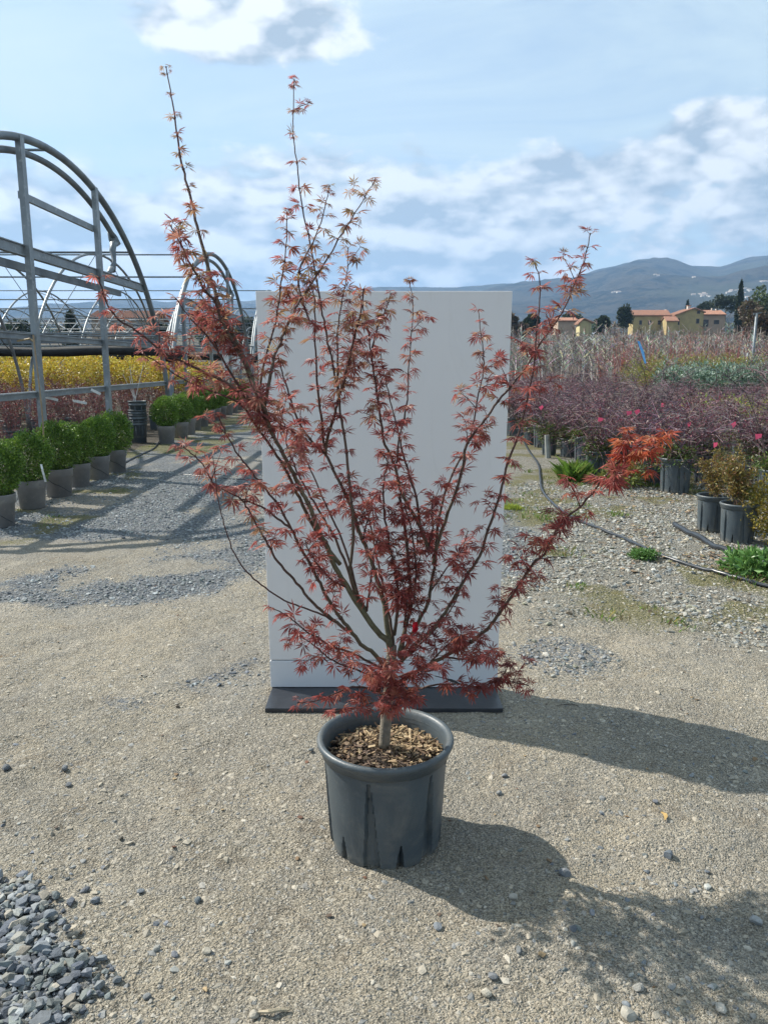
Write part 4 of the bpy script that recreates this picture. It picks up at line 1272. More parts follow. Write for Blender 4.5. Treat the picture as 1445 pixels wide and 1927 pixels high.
# pale stone at the right
x, y = spread(42000, .5, 5.6, 3.2, 9.5, 1.15)
g1, p1, m1, b1 = zones(x, y)
k = (p1 * (1 - .75 * m1) * (.35 + 1.1 * sstep(fbm(x * 1.6, y * 1.6, 222, 4), .35, .6)) > rng.uniform(.1, 1, len(x)))
x, y = x[k], y[k]; n = len(x)
stones('pale_gravel', x, y, np.clip(rng.lognormal(-4.6, .38, n), .004, .026), pick(n, PALE, .2), .15, 'ico', .28)
# grey lane gravel
x, y = spread(56000, -4.3, 1.5, 3.3, 10.5, 1.2)
g1, p1, m1, b1 = zones(x, y)
k = (g1 * (1 - .5 * m1) > rng.uniform(.25, 1, len(x)))
x, y = x[k], y[k]; n = len(x)
stones('lane_gravel', x, y, np.clip(rng.lognormal(-4.75, .35, n), .004, .02), pick(n, GREY + [(.30, .33, .34), (.36, .38, .38)], .22), .12, 'ico', .28)

# the loose stones one notices singly
big = [((15, 1450), .022, (.10, .11, .12)), ((122, 1445), .017, (.13, .14, .15)), ((130, 1472), .015, (.12, .13, .14)), ((372, 1697), .013, (.12, .14, .15)), ((160, 1675), .016, (.14, .15, .17)),
       ((180, 1702), .016, (.13, .15, .17)), ((265, 1683), .014, (.17, .19, .21)), ((228, 1582), .010, (.11, .10, .08)), ((295, 1795), .013, (.24, .24, .22)), ((330, 1805), .012, (.16, .17, .19)),
       ((278, 1878), .011, (.17, .18, .18)), ((335, 1330), .013, (.14, .11, .08)), ((823, 1748), .016, (.16, .18, .20)), ((1062, 1655), .020, (.17, .18, .19)), ((965, 1693), .014, (.36, .34, .30)),
       ((1255, 1618), .020, (.12, .14, .16)), ((1330, 1673), .013, (.42, .43, .40)), ((1180, 1910), .024, (.36, .34, .29)), ((927, 1843), .014, (.15, .16, .17)), ((975, 1800), .013, (.15, .16, .16)),
       ((1200, 1860), .016, (.30, .29, .26)), ((1355, 1900), .016, (.42, .40, .35)), ((1420, 1740), .018, (.30, .31, .31)), ((480, 1912), .015, (.36, .33, .27)), ((390, 1800), .015, (.30, .28, .23)),
       ((940, 1497), .013, (.22, .23, .23)), ((948, 1465), .012, (.20, .21, .22)), ((1232, 1515), .012, (.14, .15, .17)), ((585, 1415), .012, (.18, .19, .19)), ((915, 1868), .016, (.43, .40, .33))]
SL = ['black pebble at the left edge, level with the pot', 'dark pebble behind another one, left of the pot', 'dark pebble just in front of its twin, left of the pot', 'single dark blue pebble on bare ground below left of the pot',
      'upper of two dark stones at the edge of the crushed stone heap', 'lower of two dark stones at the edge of the crushed stone heap', 'grey-blue stone on bare ground right of the crushed stone', 'small brown-black pebble above the crushed stone heap',
      'pale grey pebble right of the crushed stone, near its tip', 'bluish pebble touching the pale one right of the crushed stone', 'greenish grey pebble near the bottom, right of the crushed stone', 'brown-black pebble alone on the tan ground left of the board',
      'bluish stone below the pot at the edge of its shadow', 'round grey stone in the middle of the pot shadow', 'pale stone inside the pot shadow near its lower edge', 'dark stone lying under the dry curled leaf',
      'white pebble in the leafy shadow at the right', 'large beige stone at the bottom edge, right half', 'dark round pebble below the pot shadow', 'dark stone where the pot shadow meets the leafy shadow',
      'beige pebble in the dappled light near the bottom right', 'pale round pebble near the bottom right corner', 'grey stone at the right edge in the leafy shadow', 'brown stone at the bottom edge below the pot, left half',
      'brownish pebble half way between crushed stone and pot', 'grey stone between the two shadows, lower of two', 'grey stone between the two shadows, upper of two', 'dark pebble above the dry curled leaf',
      'grey pebble left of the pot rim', 'cream coloured pebble below the pot shadow']
for si, ((px_, py_), r, c) in enumerate(big):
    g = gnd(px_, py_)
    V0 = HI_V.copy()
    for _ in range(6):
        nn = rng.normal(0, 1, 3); nn /= np.linalg.norm(nn)
        V0 = V0 - nn[None] * np.clip((V0 @ nn)[:, None] - rng.uniform(.5, .8), 0, None)
    V0 = V0 * np.array([1, rng.uniform(.65, .9), rng.uniform(.5, .75)]) * r * (1 + rng.normal(0, .03, (len(V0), 1)))
    o = link('loose_stone', np_mesh('loose_stone', V0, HI_F, np.tile(np.array([c]), (len(V0), 1)), MAT['stone']), loc=(g.x, g.y, ground_height(g.x, g.y) + r * .25))
    o.rotation_euler = (0, 0, random.uniform(0, 6.3))
    tag(o, SL[si], 'stone', 'loose stones on the yard')

# dry curled leaf by the shadow and a few sticks
m = MB()
g = gnd(1246, 1548)
pts = [Vector((0, -.020, .004)), Vector((.006, -.008, .007)), Vector((.008, .006, .008)), Vector((.002, .022, .005))]
for i in range(3):
    a_, b_2 = pts[i], pts[i + 1]
    w0, w1 = (.002, .006, .006, .002)[i], (.002, .006, .006, .002)[i + 1]
    m.add([tuple(a_ + Vector((-w0, 0, 0))), tuple(a_ + Vector((w0, 0, .003))), tuple(b_2 + Vector((w1, 0, .003))), tuple(b_2 + Vector((-w1, 0, 0)))], [(0, 1, 2, 3)], (.42, .28, .10))
o = m.build('dry_leaf', MAT['stone'], None, True, loc=(g.x, g.y, ground_height(g.x, g.y)))
tag(o, 'curled dry yellow-brown leaf lying beside the maple\'s shadow', 'leaf')
STK = [((1045, 1052), .09, .006, (.06, .05, .04), 'short dark stick lying on mossy gravel right of the board'), ((1090, 1022), .06, .004, (.08, .06, .05), 'thin dark twig lying beyond the dark stick on the mossy gravel'),
       ((515, 1915), .035, .005, (.40, .34, .24), 'pale wood splinter at the bottom edge of the yard'), ((1068, 1290 + 42), .05, .002, (.05, .04, .03), 'fine dark twig inside the shadow of the board'),
       ((1105, 1068), .16, .002, (.05, .05, .05), 'long thin dark twig on the pale stones in front of the hose')]
for (px_, py_), L, r, c, lb in STK:
    g = gnd(px_, py_)
    m = MB(); m.tube([(-L, random.uniform(-.01, .01), r), (-L * .3, 0, r * 1.6 + .004), (L * .4, .01, r + .003), (L, random.uniform(-.02, .02), r)], [r * .6, r, r, r * .5], 6, c)
    o = m.build('stick', MAT['stone'], None, loc=(g.x, g.y, ground_height(g.x, g.y)))
    tag(o, lb, 'stick', 'sticks lying on the ground')


# ------------------------------------------------------------------ foliage builders
def leaf_cloud(n, fn, size, cols, asp=.5, tilt=.9, seed=0, fold=True):
    """n small pointed leaves, fn(rs)->(point, outward direction)"""
    rs = np.random.RandomState(seed)
    P, O = fn(rs, n)
    A = O + rs.normal(0, tilt, (n, 3)); A /= np.linalg.norm(A, axis=1, keepdims=True)
    B = np.cross(A, rs.normal(0, 1, (n, 3))); B /= np.linalg.norm(B, axis=1, keepdims=True)
    N = np.cross(A, B)
    s = size * rs.uniform(.65, 1.25, n)[:, None]
    V = np.stack([P, P + A * s * .5 - B * s * asp * .5 + N * s * .08, P + A * s, P + A * s * .5 + B * s * asp * .5 + N * s * .08], 1).reshape(-1, 3)
    Fq_ = np.arange(n * 4).reshape(n, 4)
    C = np.array(cols)[rs.randint(0, len(cols), n)] * rs.uniform(.8, 1.2, (n, 1))
    return V, Fq_, np.repeat(C, 4, 0)


def ball(rx, rz, seed, zc, lump=.12, flat_top=False):
    def fn(rs, n):
        d = rs.normal(0, 1, (n, 3)); d /= np.linalg.norm(d, axis=1, keepdims=True)
        az_, e_ = np.arctan2(d[:, 1], d[:, 0]), d[:, 2]
        lum = 1 + lump * (vnoise(az_ * 2.2 + 20, e_ * 3.5 + 9, seed) - .5) * 2 + lump * .8 * (vnoise(az_ * 6 + 20, e_ * 9 + 9, seed + 3) - .5) * 2
        rad = lum * (1 - np.abs(rs.normal(0, .10, n)))
        P = d * rad[:, None] * np.array([rx, rx, rz])
        P[:, 2] += zc
        if flat_top: pass
        return P, d + np.array([0, 0, .45])
    return fn


def cat_mesh(name, parts, mat):
    V, Fs, C, o = [], [], [], 0
    for v, f, c in parts:
        V.append(v); Fs.append(f + o); C.append(c); o += len(v)
    return np_mesh(name, np.concatenate(V), np.concatenate(Fs), np.concatenate(C), mat)


# ------------------------------------------------------------------ boxwood balls in grey pots, left
GREENS = [(.10, .20, .026), (.14, .26, .034), (.065, .135, .022), (.18, .30, .042), (.24, .36, .06)]
BOXF = []
for i in range(4):
    parts = [leaf_cloud(7200, ball(.222, .252, 40 + i, .505, (.10, .16, .13, .2)[i]), .022, GREENS, .55, .75, i),
             leaf_cloud(2500, ball(.17, .20, 40 + i, .50, .1), .026, GREENS[:3], .55, .9, i + 9)]
    BOXF.append(cat_mesh('foliage', parts, MAT['leafcol']))


def grey_pot():
    m = MB(); m.lathe([(.112, 0), (.118, .004), (.133, .20), (.143, .205), (.147, .275), (.150, .282), (.147, .288), (.138, .284), (.132, .26), (.130, .24)], 40, cap0=True, cap1=True)
    return m.mesh('pot', MAT['potgrey'], True)


GPOT = grey_pot()
m = MB()
for i in range(5):
    a = i * 1.3
    m.tube([(.02 * math.cos(a), .02 * math.sin(a), .24), (.05 * math.cos(a), .05 * math.sin(a), .36), (.12 * math.cos(a + .3), .12 * math.sin(a + .3), .52)], [.010, .007, .004], 5, (.16, .13, .09))
BOXS = m.mesh('stem', MAT['twig'], True)
near_px = [(-12, 998), (52, 963), (104, 940), (142, 921), (180, 906), (213, 893)]
far_px = [(311, 838), (338, 828), (352, 821), (365, 813), (379, 806), (391, 800), (403, 795), (415, 789), (427, 784), (438, 780), (448, 775), (456, 770)]
LN = ['boxwood ball in a grey pot, cut off by the left edge', 'boxwood ball with a white label over its grey pot, near row',
      'large boxwood ball in a clean grey pot, third of the near row', 'boxwood ball squeezed behind the third pot, fourth of the near row',
      'boxwood ball, grey pot crossed by black wire, fifth of the near row', 'rounded boxwood ball in a grey pot next to the stack of dark pots']
LF = ['boxwood ball in a pale grey pot just right of the stacked dark pots', 'boxwood ball right behind the first one of the far row', 'third boxwood ball of the far row, its grey pot in profile',
      'fourth boxwood ball of the far row', 'fifth boxwood ball of the far row along the lane', 'sixth boxwood ball of the far row along the lane', 'seventh boxwood ball of the far row, partly behind maple leaves',
      'eighth boxwood ball of the far row', 'ninth boxwood ball of the far row, small in the distance', 'tenth boxwood ball of the far row, small in the distance',
      'last but one boxwood ball of the far row beside the board', 'last boxwood ball of the far row beside the white board']
BX = []
for i, (px_, py_) in enumerate(near_px + far_px):
    g = gnd(px_, py_ - 3)
    nearrow = i < len(near_px)
    sc = 1.04 if nearrow else 1.13
    sc *= (1.0, .98, 1.04, .95, 1.0, 1.03)[i % 6]
    g.y += .13
    o = empty('potted_boxwood', (g.x, g.y, max(0, ground_height(g.x, g.y)) - .002), random.uniform(0, 6.3), sc)
    tag(o, (LN + LF)[i], 'potted shrub', 'boxwood balls along the lane')
    link('pot', GPOT, o); link('stem', BOXS, o)
    link('foliage', BOXF[i % 4], o, kind='stuff')
    BX.append(o)
# white plant label and drip lines on the near pots
o = BX[1]
m = MB()
p0 = Vector((.19, -.16, .46)); pts = [p0, p0 + Vector((.02, -.03, -.04)), p0 + Vector((.035, -.04, -.10)), p0 + Vector((.045, -.035, -.17))]
for i in range(3):
    a_, b_2 = pts[i], pts[i + 1]
    m.add([tuple(a_ - Vector((.010, 0, 0))), tuple(a_ + Vector((.010, 0, 0))), tuple(b_2 + Vector((.010, 0, 0))), tuple(b_2 - Vector((.010, 0, 0)))], [(0, 1, 2, 3)])
lab = m.build('plant_label', MAT['whitetag'], o); lab.rotation_euler = (0, 0, -o.rotation_euler.z)
for i in (0, 2, 4, 5):
    m = MB()
    pts = [(-.14 + .28 * q / 10, -math.sqrt(max(.0001, .152 ** 2 - (-.14 + .28 * q / 10) ** 2)) * (.86 + .14 * (1 - q / 10)) - .004, .25 - .20 * (q / 10) ** 1.2 + .01 * math.sin(q)) for q in range(11)]
    m.tube(pts, .0035, 5)
    l_ = m.build('drip_line', MAT['hose'], BX[i], True); l_.rotation_euler = (0, 0, -BX[i].rotation_euler.z)

# ------------------------------------------------------------------ stack of empty dark pots
SG = gnd(258, 835); SG.y += .15
m = MB(); m.lathe([(.135, 0), (.142, .005), (.163, .36), (.172, .362), (.174, .385), (.169, .388), (.171, .43), (.180, .432), (.181, .450), (.174, .452), (.166, .445), (.160, .36), (.14, .02)], 48, cap0=True)
for k in range(8):
    a = k * math.pi / 4
    m.bar((.141 * math.cos(a), .141 * math.sin(a), .01), (.165 * math.cos(a), .165 * math.sin(a), .35), .012, .008, side=(-math.sin(a), math.cos(a), 0))
ST = m.mesh('stacked_pot', MAT['potblack'], True)
for i, (z, lb) in enumerate([(0, 'bottom dark pot of the nested stack, its tapered side showing'), (.11, 'second dark pot from the bottom of the nested stack'), (.155, 'middle dark pot of the nested stack, only its rim showing'),
                             (.20, 'second dark pot from the top of the nested stack'), (.36, 'topmost empty dark pot of the nested stack by the tunnel leg')]):
    o = link('empty_pot', ST, None, (SG.x + .004 * math.sin(i * 2), SG.y + .004 * math.cos(i * 3), z * 1.0))
    o.scale = (.93, .93, .93); o.rotation_euler = (0, 0, i * .4)
    tag(o, lb, 'pot', 'nested stack of empty pots')


# ------------------------------------------------------------------ hoses
def hose(name, pix, r, lb, z=0.0):
    pts = smooth_path([gnd(*p) for p in pix], 6)
    pts = [Vector((p.x, p.y, ground_height(p.x, p.y) + r * .9)) for p in pts]
    m = MB(); m.tube(pts, r, 10)
    o = m.build(name, MAT['hose'], None, True)
    tag(o, lb, 'hose', 'black irrigation pipes on the gravel')
    return o


hose('irrigation_pipe', [(975, 815), (995, 850), (1012, 875), (1016, 900), (1020, 925), (1042, 952), (1075, 975), (1120, 995), (1165, 1012), (1200, 1030), (1240, 1048), (1280, 1061), (1320, 1075), (1360, 1087), (1400, 1097), (1450, 1108), (1520, 1125)],
     .014, 'long thin black pipe curving over the pale gravel towards the right edge')
hose('irrigation_pipe', [(1268, 990), (1295, 1006), (1325, 1021), (1345, 1034), (1375, 1046), (1402, 1062), (1440, 1085), (1500, 1110)],
     .023, 'shorter thick blue-black pipe lying in front of the two big pots')
hose('drip_hose', [(235, 872), (262, 858), (290, 845), (300, 832)], .012, 'short black hose end between the pot stack and the boxwoods')
hose('drip_hose', [(340, 893), (400, 899), (450, 903), (520, 902), (560, 900)], .005, 'thin black drip line crossing the grey lane')


# ------------------------------------------------------------------ twiggy shrubs
def shrub_meshes(seed, stems, hgt, spread_, twigs, col, leafcols, nleaf, lsize, arch=.35, leafasp=.45, base_r=.008, tw_len=.3):
    rs = random.Random(seed)
    m = MB(); pts_all = []
    for s in range(stems):
        a = rs.uniform(0, 2 * math.pi); sp = spread_ * rs.uniform(.35, 1); h = hgt * rs.uniform(.65, 1.05)
        P = []
        for q in range(8):
            t_ = q / 7
            P.append(Vector((math.cos(a) * (.03 + sp * t_ ** 1.4) + rs.gauss(0, .012), math.sin(a) * (.03 + sp * t_ ** 1.4) + rs.gauss(0, .012), h * (t_ - arch * t_ ** 3) / (1 - arch * .6))))
        m.tube(P, [base_r * (1 - .8 * q / 7) for q in range(8)], 4, tuple(x * rs.uniform(.7, 1.3) for x in col), cap=False)
        for q in range(twigs):
            t_ = rs.uniform(.2, 1) * 6.99; i = int(t_); b = P[i].lerp(P[i + 1], t_ - i)
            d = Vector((rs.gauss(0, 1), rs.gauss(0, 1), rs.gauss(.35, .6))).normalized()
            L = tw_len * rs.uniform(.4, 1.2) * (1.1 - .5 * t_ / 7)
            T = [b, b + d * L * .5 + Vector((0, 0, .02)), b + d * L + Vector((rs.gauss(0, .03), rs.gauss(0, .03), -.10 * L * 2 * arch))]
            m.tube(T, [base_r * .42, base_r * .30, base_r * .16], 3, tuple(x * rs.uniform(.7, 1.4) for x in col), cap=False)
            pts_all += [(T[0], T[1]), (T[1], T[2])]
        for q in range(2, 7): pts_all.append((P[q], P[q + 1]))
    A = np.array([tuple(a_) for a_, b_ in pts_all]); B = np.array([tuple(b_) for a_, b_ in pts_all])

    def fn(r_, n):
        k = r_.randint(0, len(A), n); u = r_.rand(n, 1)
        P = A[k] * (1 - u) + B[k] * u + r_.normal(0, .008, (n, 3))
        return P, r_.normal(0, 1, (n, 3)) * .4 + np.array([0, 0, .5])
    V, Fq_, C = leaf_cloud(nleaf, fn, lsize, leafcols, leafasp, .8, seed)
    return m.mesh('stems', MAT['twig']), np_mesh('foliage', V, Fq_, C, MAT['leafcol'])


def leafy(seed, n, rx, rz, zc, size, cols, asp=.45, lump=.3):
    v = leaf_cloud(n, ball(rx, rz, seed, zc, lump), size, cols, asp, .9, seed)
    v2 = leaf_cloud(n // 2, ball(rx * .6, rz * .7, seed + 2, zc, lump), size, cols, asp, .9, seed + 1)
    return cat_mesh('foliage', [v, v2], MAT['leafcol'])


PURPLE = [(.11, .045, .065), (.16, .055, .08), (.22, .07, .10), (.24, .12, .12), (.12, .065, .06), (.30, .06, .09), (.28, .21, .21)]
PT = [shrub_meshes(100 + i, 13, 1.18, .66, 26, (.150, .095, .112), PURPLE, 1900, .028, .42, .5, .0085, .42) for i in range(4)]
UNDER = [leafy(130 + i, 900, .21, .16, .40, .05, [(.09, .17, .035), (.13, .22, .05), (.16, .20, .05), (.07, .11, .03), (.20, .19, .07)], .3, .4) for i in range(3)]


def potted(name, loc, label, cat, group, stems=None, fol=None, under=None, sc=1.0, psc=1.0, rz=None, pot=True):
    psc *= .84
    o = empty(name, loc, random.uniform(0, 6.3) if rz is None else rz, sc)
    tag(o, label, cat, group)
    if pot:
        p = link('pot', POT, o); p.scale = (psc, psc, psc * 1.28)
        p.rotation_euler = (0, 0, -o.rotation_euler.z + .1)
        r_ = link('rim', RIM, p)
        s_ = link('soil', SOILM, o); s_.scale = p.scale
    if stems: link('stems', stems, o)
    if fol: link('foliage', fol, o, kind='stuff')
    if under: link('weeds', under, o, kind='stuff')
    return o


# named potted plants at the right, nearest first
def gpt(px_, py_, r=.15):
    g = gnd(px_, py_); return (g.x, g.y + r, 0)


OLIVE = [(.22, .17, .035), (.28, .19, .045), (.16, .15, .04), (.30, .15, .06), (.12, .12, .03), (.34, .24, .06)]
ol1 = shrub_meshes(201, 9, .52, .26, 20, (.15, .10, .06), OLIVE, 1900, .034, .1, .4, .004, .18)
ol2 = shrub_meshes(202, 9, .60, .24, 22, (.15, .10, .06), OLIVE, 2400, .036, .1, .4, .004, .18)
o = potted('potted_shrub', gpt(1400, 1026), 'bronze and yellow-green bushy shrub in the nearest tall charcoal pot at the right', 'potted shrub', None, ol2[0], ol2[1], None, .88, 1.0)
for c in kids(o):
    if c.name.startswith(('stems', 'foliage')): c.location.z = .29
o = potted('potted_shrub', gpt(1352, 1004), 'bronze-leaved bushy shrub in the charcoal pot behind and left of the nearest one', 'potted shrub', None, ol1[0], ol1[1], None, .86, 1.0)
for c in kids(o):
    if c.name.startswith(('stems', 'foliage')): c.location.z = .29
gold = leafy(210, 2600, .24, .25, .30, .030, [(.38, .30, .04), (.45, .33, .06), (.30, .28, .05), (.24, .20, .04)], .45, .2)
g = gnd(1462, 1030)
o = empty('golden_shrub', (g.x, g.y + .1, 0)); tag(o, 'rounded golden yellow shrub cut off by the right edge, beside the nearest charcoal pot', 'shrub')
link('foliage', gold, o, kind='stuff')
m = MB(); m.tube([(0, 0, 0), (.01, 0, .2), (.03, .02, .4)], [.012, .01, .005], 6, (.15, .1, .07)); m.build('stem', MAT['twig'], o)

o = potted('potted_shrub', gpt(1277, 930), 'dark purple twiggy shrub in the worn charcoal pot, third from the right', 'potted shrub', None, PT[0][0], PT[0][1], UNDER[0], 1.0, 1.08)
o = potted('potted_shrub', gpt(1240, 915), 'purple twiggy shrub in the black pot just right of the maple branch tip', 'potted shrub', None, PT[1][0], PT[1][1], UNDER[1], 1.0, 1.0)
o = potted('potted_shrub', gpt(1128, 902), 'purple twiggy shrub with green weeds in the charcoal pot left of the maple branch tip', 'potted shrub', None, PT[2][0], PT[2][1], UNDER[0], .95, 1.0)
o = potted('potted_shrub', gpt(1072, 862), 'purple shrub in a small dark pot half hidden by its neighbour', 'potted shrub', None, PT[3][0], PT[3][1], UNDER[2], .9, .9)
o = potted('potted_shrub', gpt(1036, 858), 'purple shrub in a dark pot with white marks, beside a leaning grey post', 'potted shrub', None, PT[0][0], PT[0][1], UNDER[1], .9, .85)
o = potted('potted_shrub', gpt(1002, 838), 'purple shrub in the pot nearest to the right edge of the board', 'potted shrub', None, PT[1][0], PT[1][1], UNDER[0], .9, .95)
o = potted('potted_shrub', gpt(984, 822), 'purple shrub in a dark pot, last before the board hides the row', 'potted shrub', None, PT[2][0], PT[2][1], UNDER[2], .9, .95)
o = potted('potted_shrub', gpt(1335, 897), 'purple twiggy shrub in the pot tucked behind the third charcoal pot', 'potted shrub', None, PT[2][0], PT[2][1], UNDER[0], .95, 1.0)
o = potted('potted_shrub', gpt(1180, 878), 'purple twiggy shrub with green underplanting in the second line of pots', 'potted shrub', None, PT[1][0], PT[1][1], UNDER[2], .95, 1.0)
o = potted('potted_shrub', gpt(1425, 905), 'dark-stemmed shrub in the black pot standing behind the two nearest charcoal pots', 'potted shrub', None, PT[3][0], PT[3][1], UNDER[1], 1.0, 1.05)

# leaning grey post and flat white label stakes by the far pots
for (px_, py_), h, lb in [((1031, 862), .36, 'short weathered grey stake leaning by the small pots at the right')]:
    g = gnd(px_, py_); m = MB(); m.tube([(0, 0, 0), (-.03, .02, h)], [.045, .04], 8)
    o = m.build('stake', MAT['box'], None, loc=(g.x, g.y, 0)); tag(o, lb, 'stake')

# bed of purple shrubs further back
rows = [(9.8, 4.0, 1.0), (11.6, 3.0, .98), (13.6, 2.75, .98), (15.8, 2.7, .98), (18.2, 2.7, .98), (21.0, 2.8, .95), (24.5, 3.4, .95), (28.5, 4.2, 1.0), (33, 5.0, 1.05)]
cnt = 0
for ri, (yr, x0, s_) in enumerate(rows):
    x = x0; ci = 0
    while x < yr * .56 + .6:
        if 11.2 < yr < 16 and x > 5.5: break
        ii_ = cnt % 4
        potted('purple_shrub', (x + random.uniform(-.12, .12), yr + random.uniform(-.3, .3), 0), 'purple twiggy shrub, %s from the board side in the %s row of the crowded bed' % (ORD[ci], ORD[ri]), 'potted shrub',
               'purple twiggy shrubs in the bed', PT[ii_][0], PT[ii_][1], UNDER[cnt % 3] if yr < 14 else None, s_ * random.uniform(.88, 1.08), 1.0)
        cnt += 1; ci += 1
        x += random.uniform(.72, .95) * (1 if yr < 22 else 1.15)
        if yr > 22 and x > (8.0, 9.0, 10.0)[(yr > 25) + (yr > 30)]: break
# long arching canes: tall shrubs at the far right
CANE = [shrub_meshes(300 + i, 15, 1.95, 1.25, 20, (.10, .065, .075), PURPLE, 600, .024, .5, .4, .0075, .5) for i in range(2)]
CV = [(3.15, 10.4, 1.02, 'arching dark-caned shrub whose bare tips reach above the ochre farmhouse'), (4.1, 8.0, 1.0, 'tall shrub with long arching dark canes near the right edge, nearest of its kind'), (5.2, 9.6, 1.05, 'tall shrub with long arching canes further back at the right edge'),
      (3.9, 11.2, .98, 'tall wide shrub of arching dark canes standing over the purple bed'), (6.8, 12.6, 1.05, 'arching shrub in front of the blue-green conifer row')]
for i, (x, y, s_, lb) in enumerate(CV):
    potted('arching_shrub', (x, y, 0), lb, 'potted shrub', None, CANE[i % 2][0], CANE[i % 2][1], UNDER[i % 3], s_, 1.0)
# small coloured tags hanging in the shrubs
PTL = ['pink tag just above the two nearest charcoal pots', 'pink tag low over the pots left of the maple tip', 'pink tag in the middle of the purple bed, above the maple tip', 'red-pink tag nearest the board',
       'pink tag at the base of the long arching canes', 'pink tag left of the long arching canes', 'pink tag in the purple twigs below the conifers', 'pale pink tag nearest the right edge', 'small pink tag right beside another above the maple tip']
for i, (px_, py_, Y) in enumerate([(1345, 838, 7.8), (1128, 790, 9.4), (1182, 778, 9.2), (1018, 768, 10.5), (1380, 800, 8.6), (1296, 800, 8.8), (1246, 763, 9.6), (1425, 822, 7.2), (1198, 776, 9.3)]):
    p = at(px_, py_, Y); m = MB()
    m.add([(-.03, 0, .02), (.03, .01, .035), (.035, .012, .0), (-.01, .0, -.03)], [(0, 1, 2, 3)])
    o = m.build('plant_tag', MAT['pinktag'], None, loc=tuple(p)); o.rotation_euler = (0, random.uniform(-.5, .5), random.uniform(-.5, .5))
    tag(o, PTL[i], 'tag', 'pink plant tags in the shrubs')

# blue-green conifers, grassy strip, dogwood, whips
BLUE = [(.17, .26, .18), (.25, .35, .27), (.10, .16, .09), (.33, .43, .35)]
BLM = [leafy(400 + i, 1000, .42, .46, .82, .12, BLUE, .34, .55) for i in range(3)]
m = MB(); m.tube([(0, 0, 0), (0, 0, .6)], [.03, .02], 6, (.2, .15, .1)); TRK = m.mesh('stem', MAT['twig'])
cnt = 0
for ri, yr in enumerate((22.6, 24.2, 25.8)):
    ci = 0
    x = 8.2 + random.uniform(0, .4) + (yr - 22.6) * .3
    while x < yr * .56 + 1:
        o = empty('blue_conifer', (x, yr + random.uniform(-.3, .3), 0), random.uniform(0, 6), random.uniform(.95, 1.15))
        tag(o, 'young blue-green conifer, %s from the left in the %s row behind the purple shrubs' % (ORD[ci], ('front', 'middle', 'back')[ri]), 'conifer', 'blue-green conifers in a row')
        link('stem', TRK, o); link('foliage', BLM[cnt % 3], o, kind='stuff'); cnt += 1; ci += 1
        x += random.uniform(.75, .95)
LIME = [(.30, .38, .05), (.38, .44, .06), (.20, .28, .04), (.40, .38, .08)]
LIM = [leafy(420 + i, 700, .40, .34, .5, .075, LIME, .35, .35) for i in range(2)]
for i in range(9):
    x = 5.9 + (i % 3) * .75; yv = 12.6 + (i // 3) * .95
    if x > yv * .56 + .6: break
    o = empty('lime_shrub', (x, yv, 0), random.uniform(0, 6), 1.0)
    tag(o, 'low lime-green shrub, %s of its %s row, in front of the blue conifers' % (ORD[i % 3], ORD[i // 3]), 'shrub', 'lime-green shrubs at the right')
    link('stem', TRK, o); link('foliage', LIM[i % 2], o, kind='stuff')
YG = [(.26, .30, .06), (.36, .34, .08), (.18, .24, .05), (.40, .30, .10)]
YGM = [leafy(430 + i, 1200, .62, .74, .95, .12, YG, .22, .35) for i in range(2)]
for ri, yr in enumerate((30.0, 32.0)):
    ci = 0
    x = 10.2
    while x < yr * .56 + 1:
        o = empty('yellow_green_bush', (x, yr, 0), random.uniform(0, 6), random.uniform(.92, 1.08))
        tag(o, 'yellow-green feathery bush, %s from the left in the %s row behind the conifers' % (ORD[ci], ('front', 'back')[ri]), 'bush', 'yellow-green bushes in a strip')
        link('stem', TRK, o); link('foliage', YGM[cnt % 2], o, kind='stuff'); cnt += 1; ci += 1
        x += random.uniform(.95, 1.2)
RD = [shrub_meshes(440 + i, 20, 2.75, .75, 7, (.30, .10, .075), [(.30, .09, .05), (.24, .14, .06), (.20, .05, .04)], 260, .05, .0, .3, .014, .5) for i in range(2)]
for ri, yr in enumerate((36.0, 39.5)):
    ci = 0
    x = 10.6 if yr < 38 else 11.0
    while x < yr * .56 + 2:
        o = empty('red_stem_shrub', (x + random.uniform(-.2, .2), yr + random.uniform(-.5, .5), 0), random.uniform(0, 6), random.uniform(.9, 1.1))
        tag(o, 'upright red-stemmed shrub, %s from the left in the %s row below the houses' % (ORD[ci], ('front', 'back')[ri]), 'shrub', 'red-stemmed shrubs in a band')
        link('stems', RD[cnt % 2][0], o); link('foliage', RD[cnt % 2][1], o, kind='stuff'); cnt += 1; ci += 1
        x += random.uniform(1.0, 1.5)


def whip(seed):
    rs = random.Random(seed); m = MB(); h = rs.uniform(2.6, 3.5)
    P = [Vector((rs.gauss(0, .03), rs.gauss(0, .03), h * q / 7)) for q in range(8)]
    cc = rs.choice([(.42, .38, .35), (.26, .22, .19), (.60, .57, .53), (.20, .15, .13)])
    m.tube(P, [.032 - .0035 * q for q in range(8)], 4, cc, cap=False)
    for q in range(30):
        b = P[0].lerp(P[7], rs.uniform(.30, .98)); a = rs.uniform(0, 6.3); L = rs.uniform(.3, .9) * (1.35 - b.z / h); w_ = rs.uniform(.4, 1.1)
        m.tube([b, b + Vector((math.cos(a) * w_, math.sin(a) * w_, .7)) * L], [.014, .007], 3, tuple(x * rs.uniform(.5, 1.3) for x in cc), cap=False)
    return m.mesh('sapling', MAT['twig'])


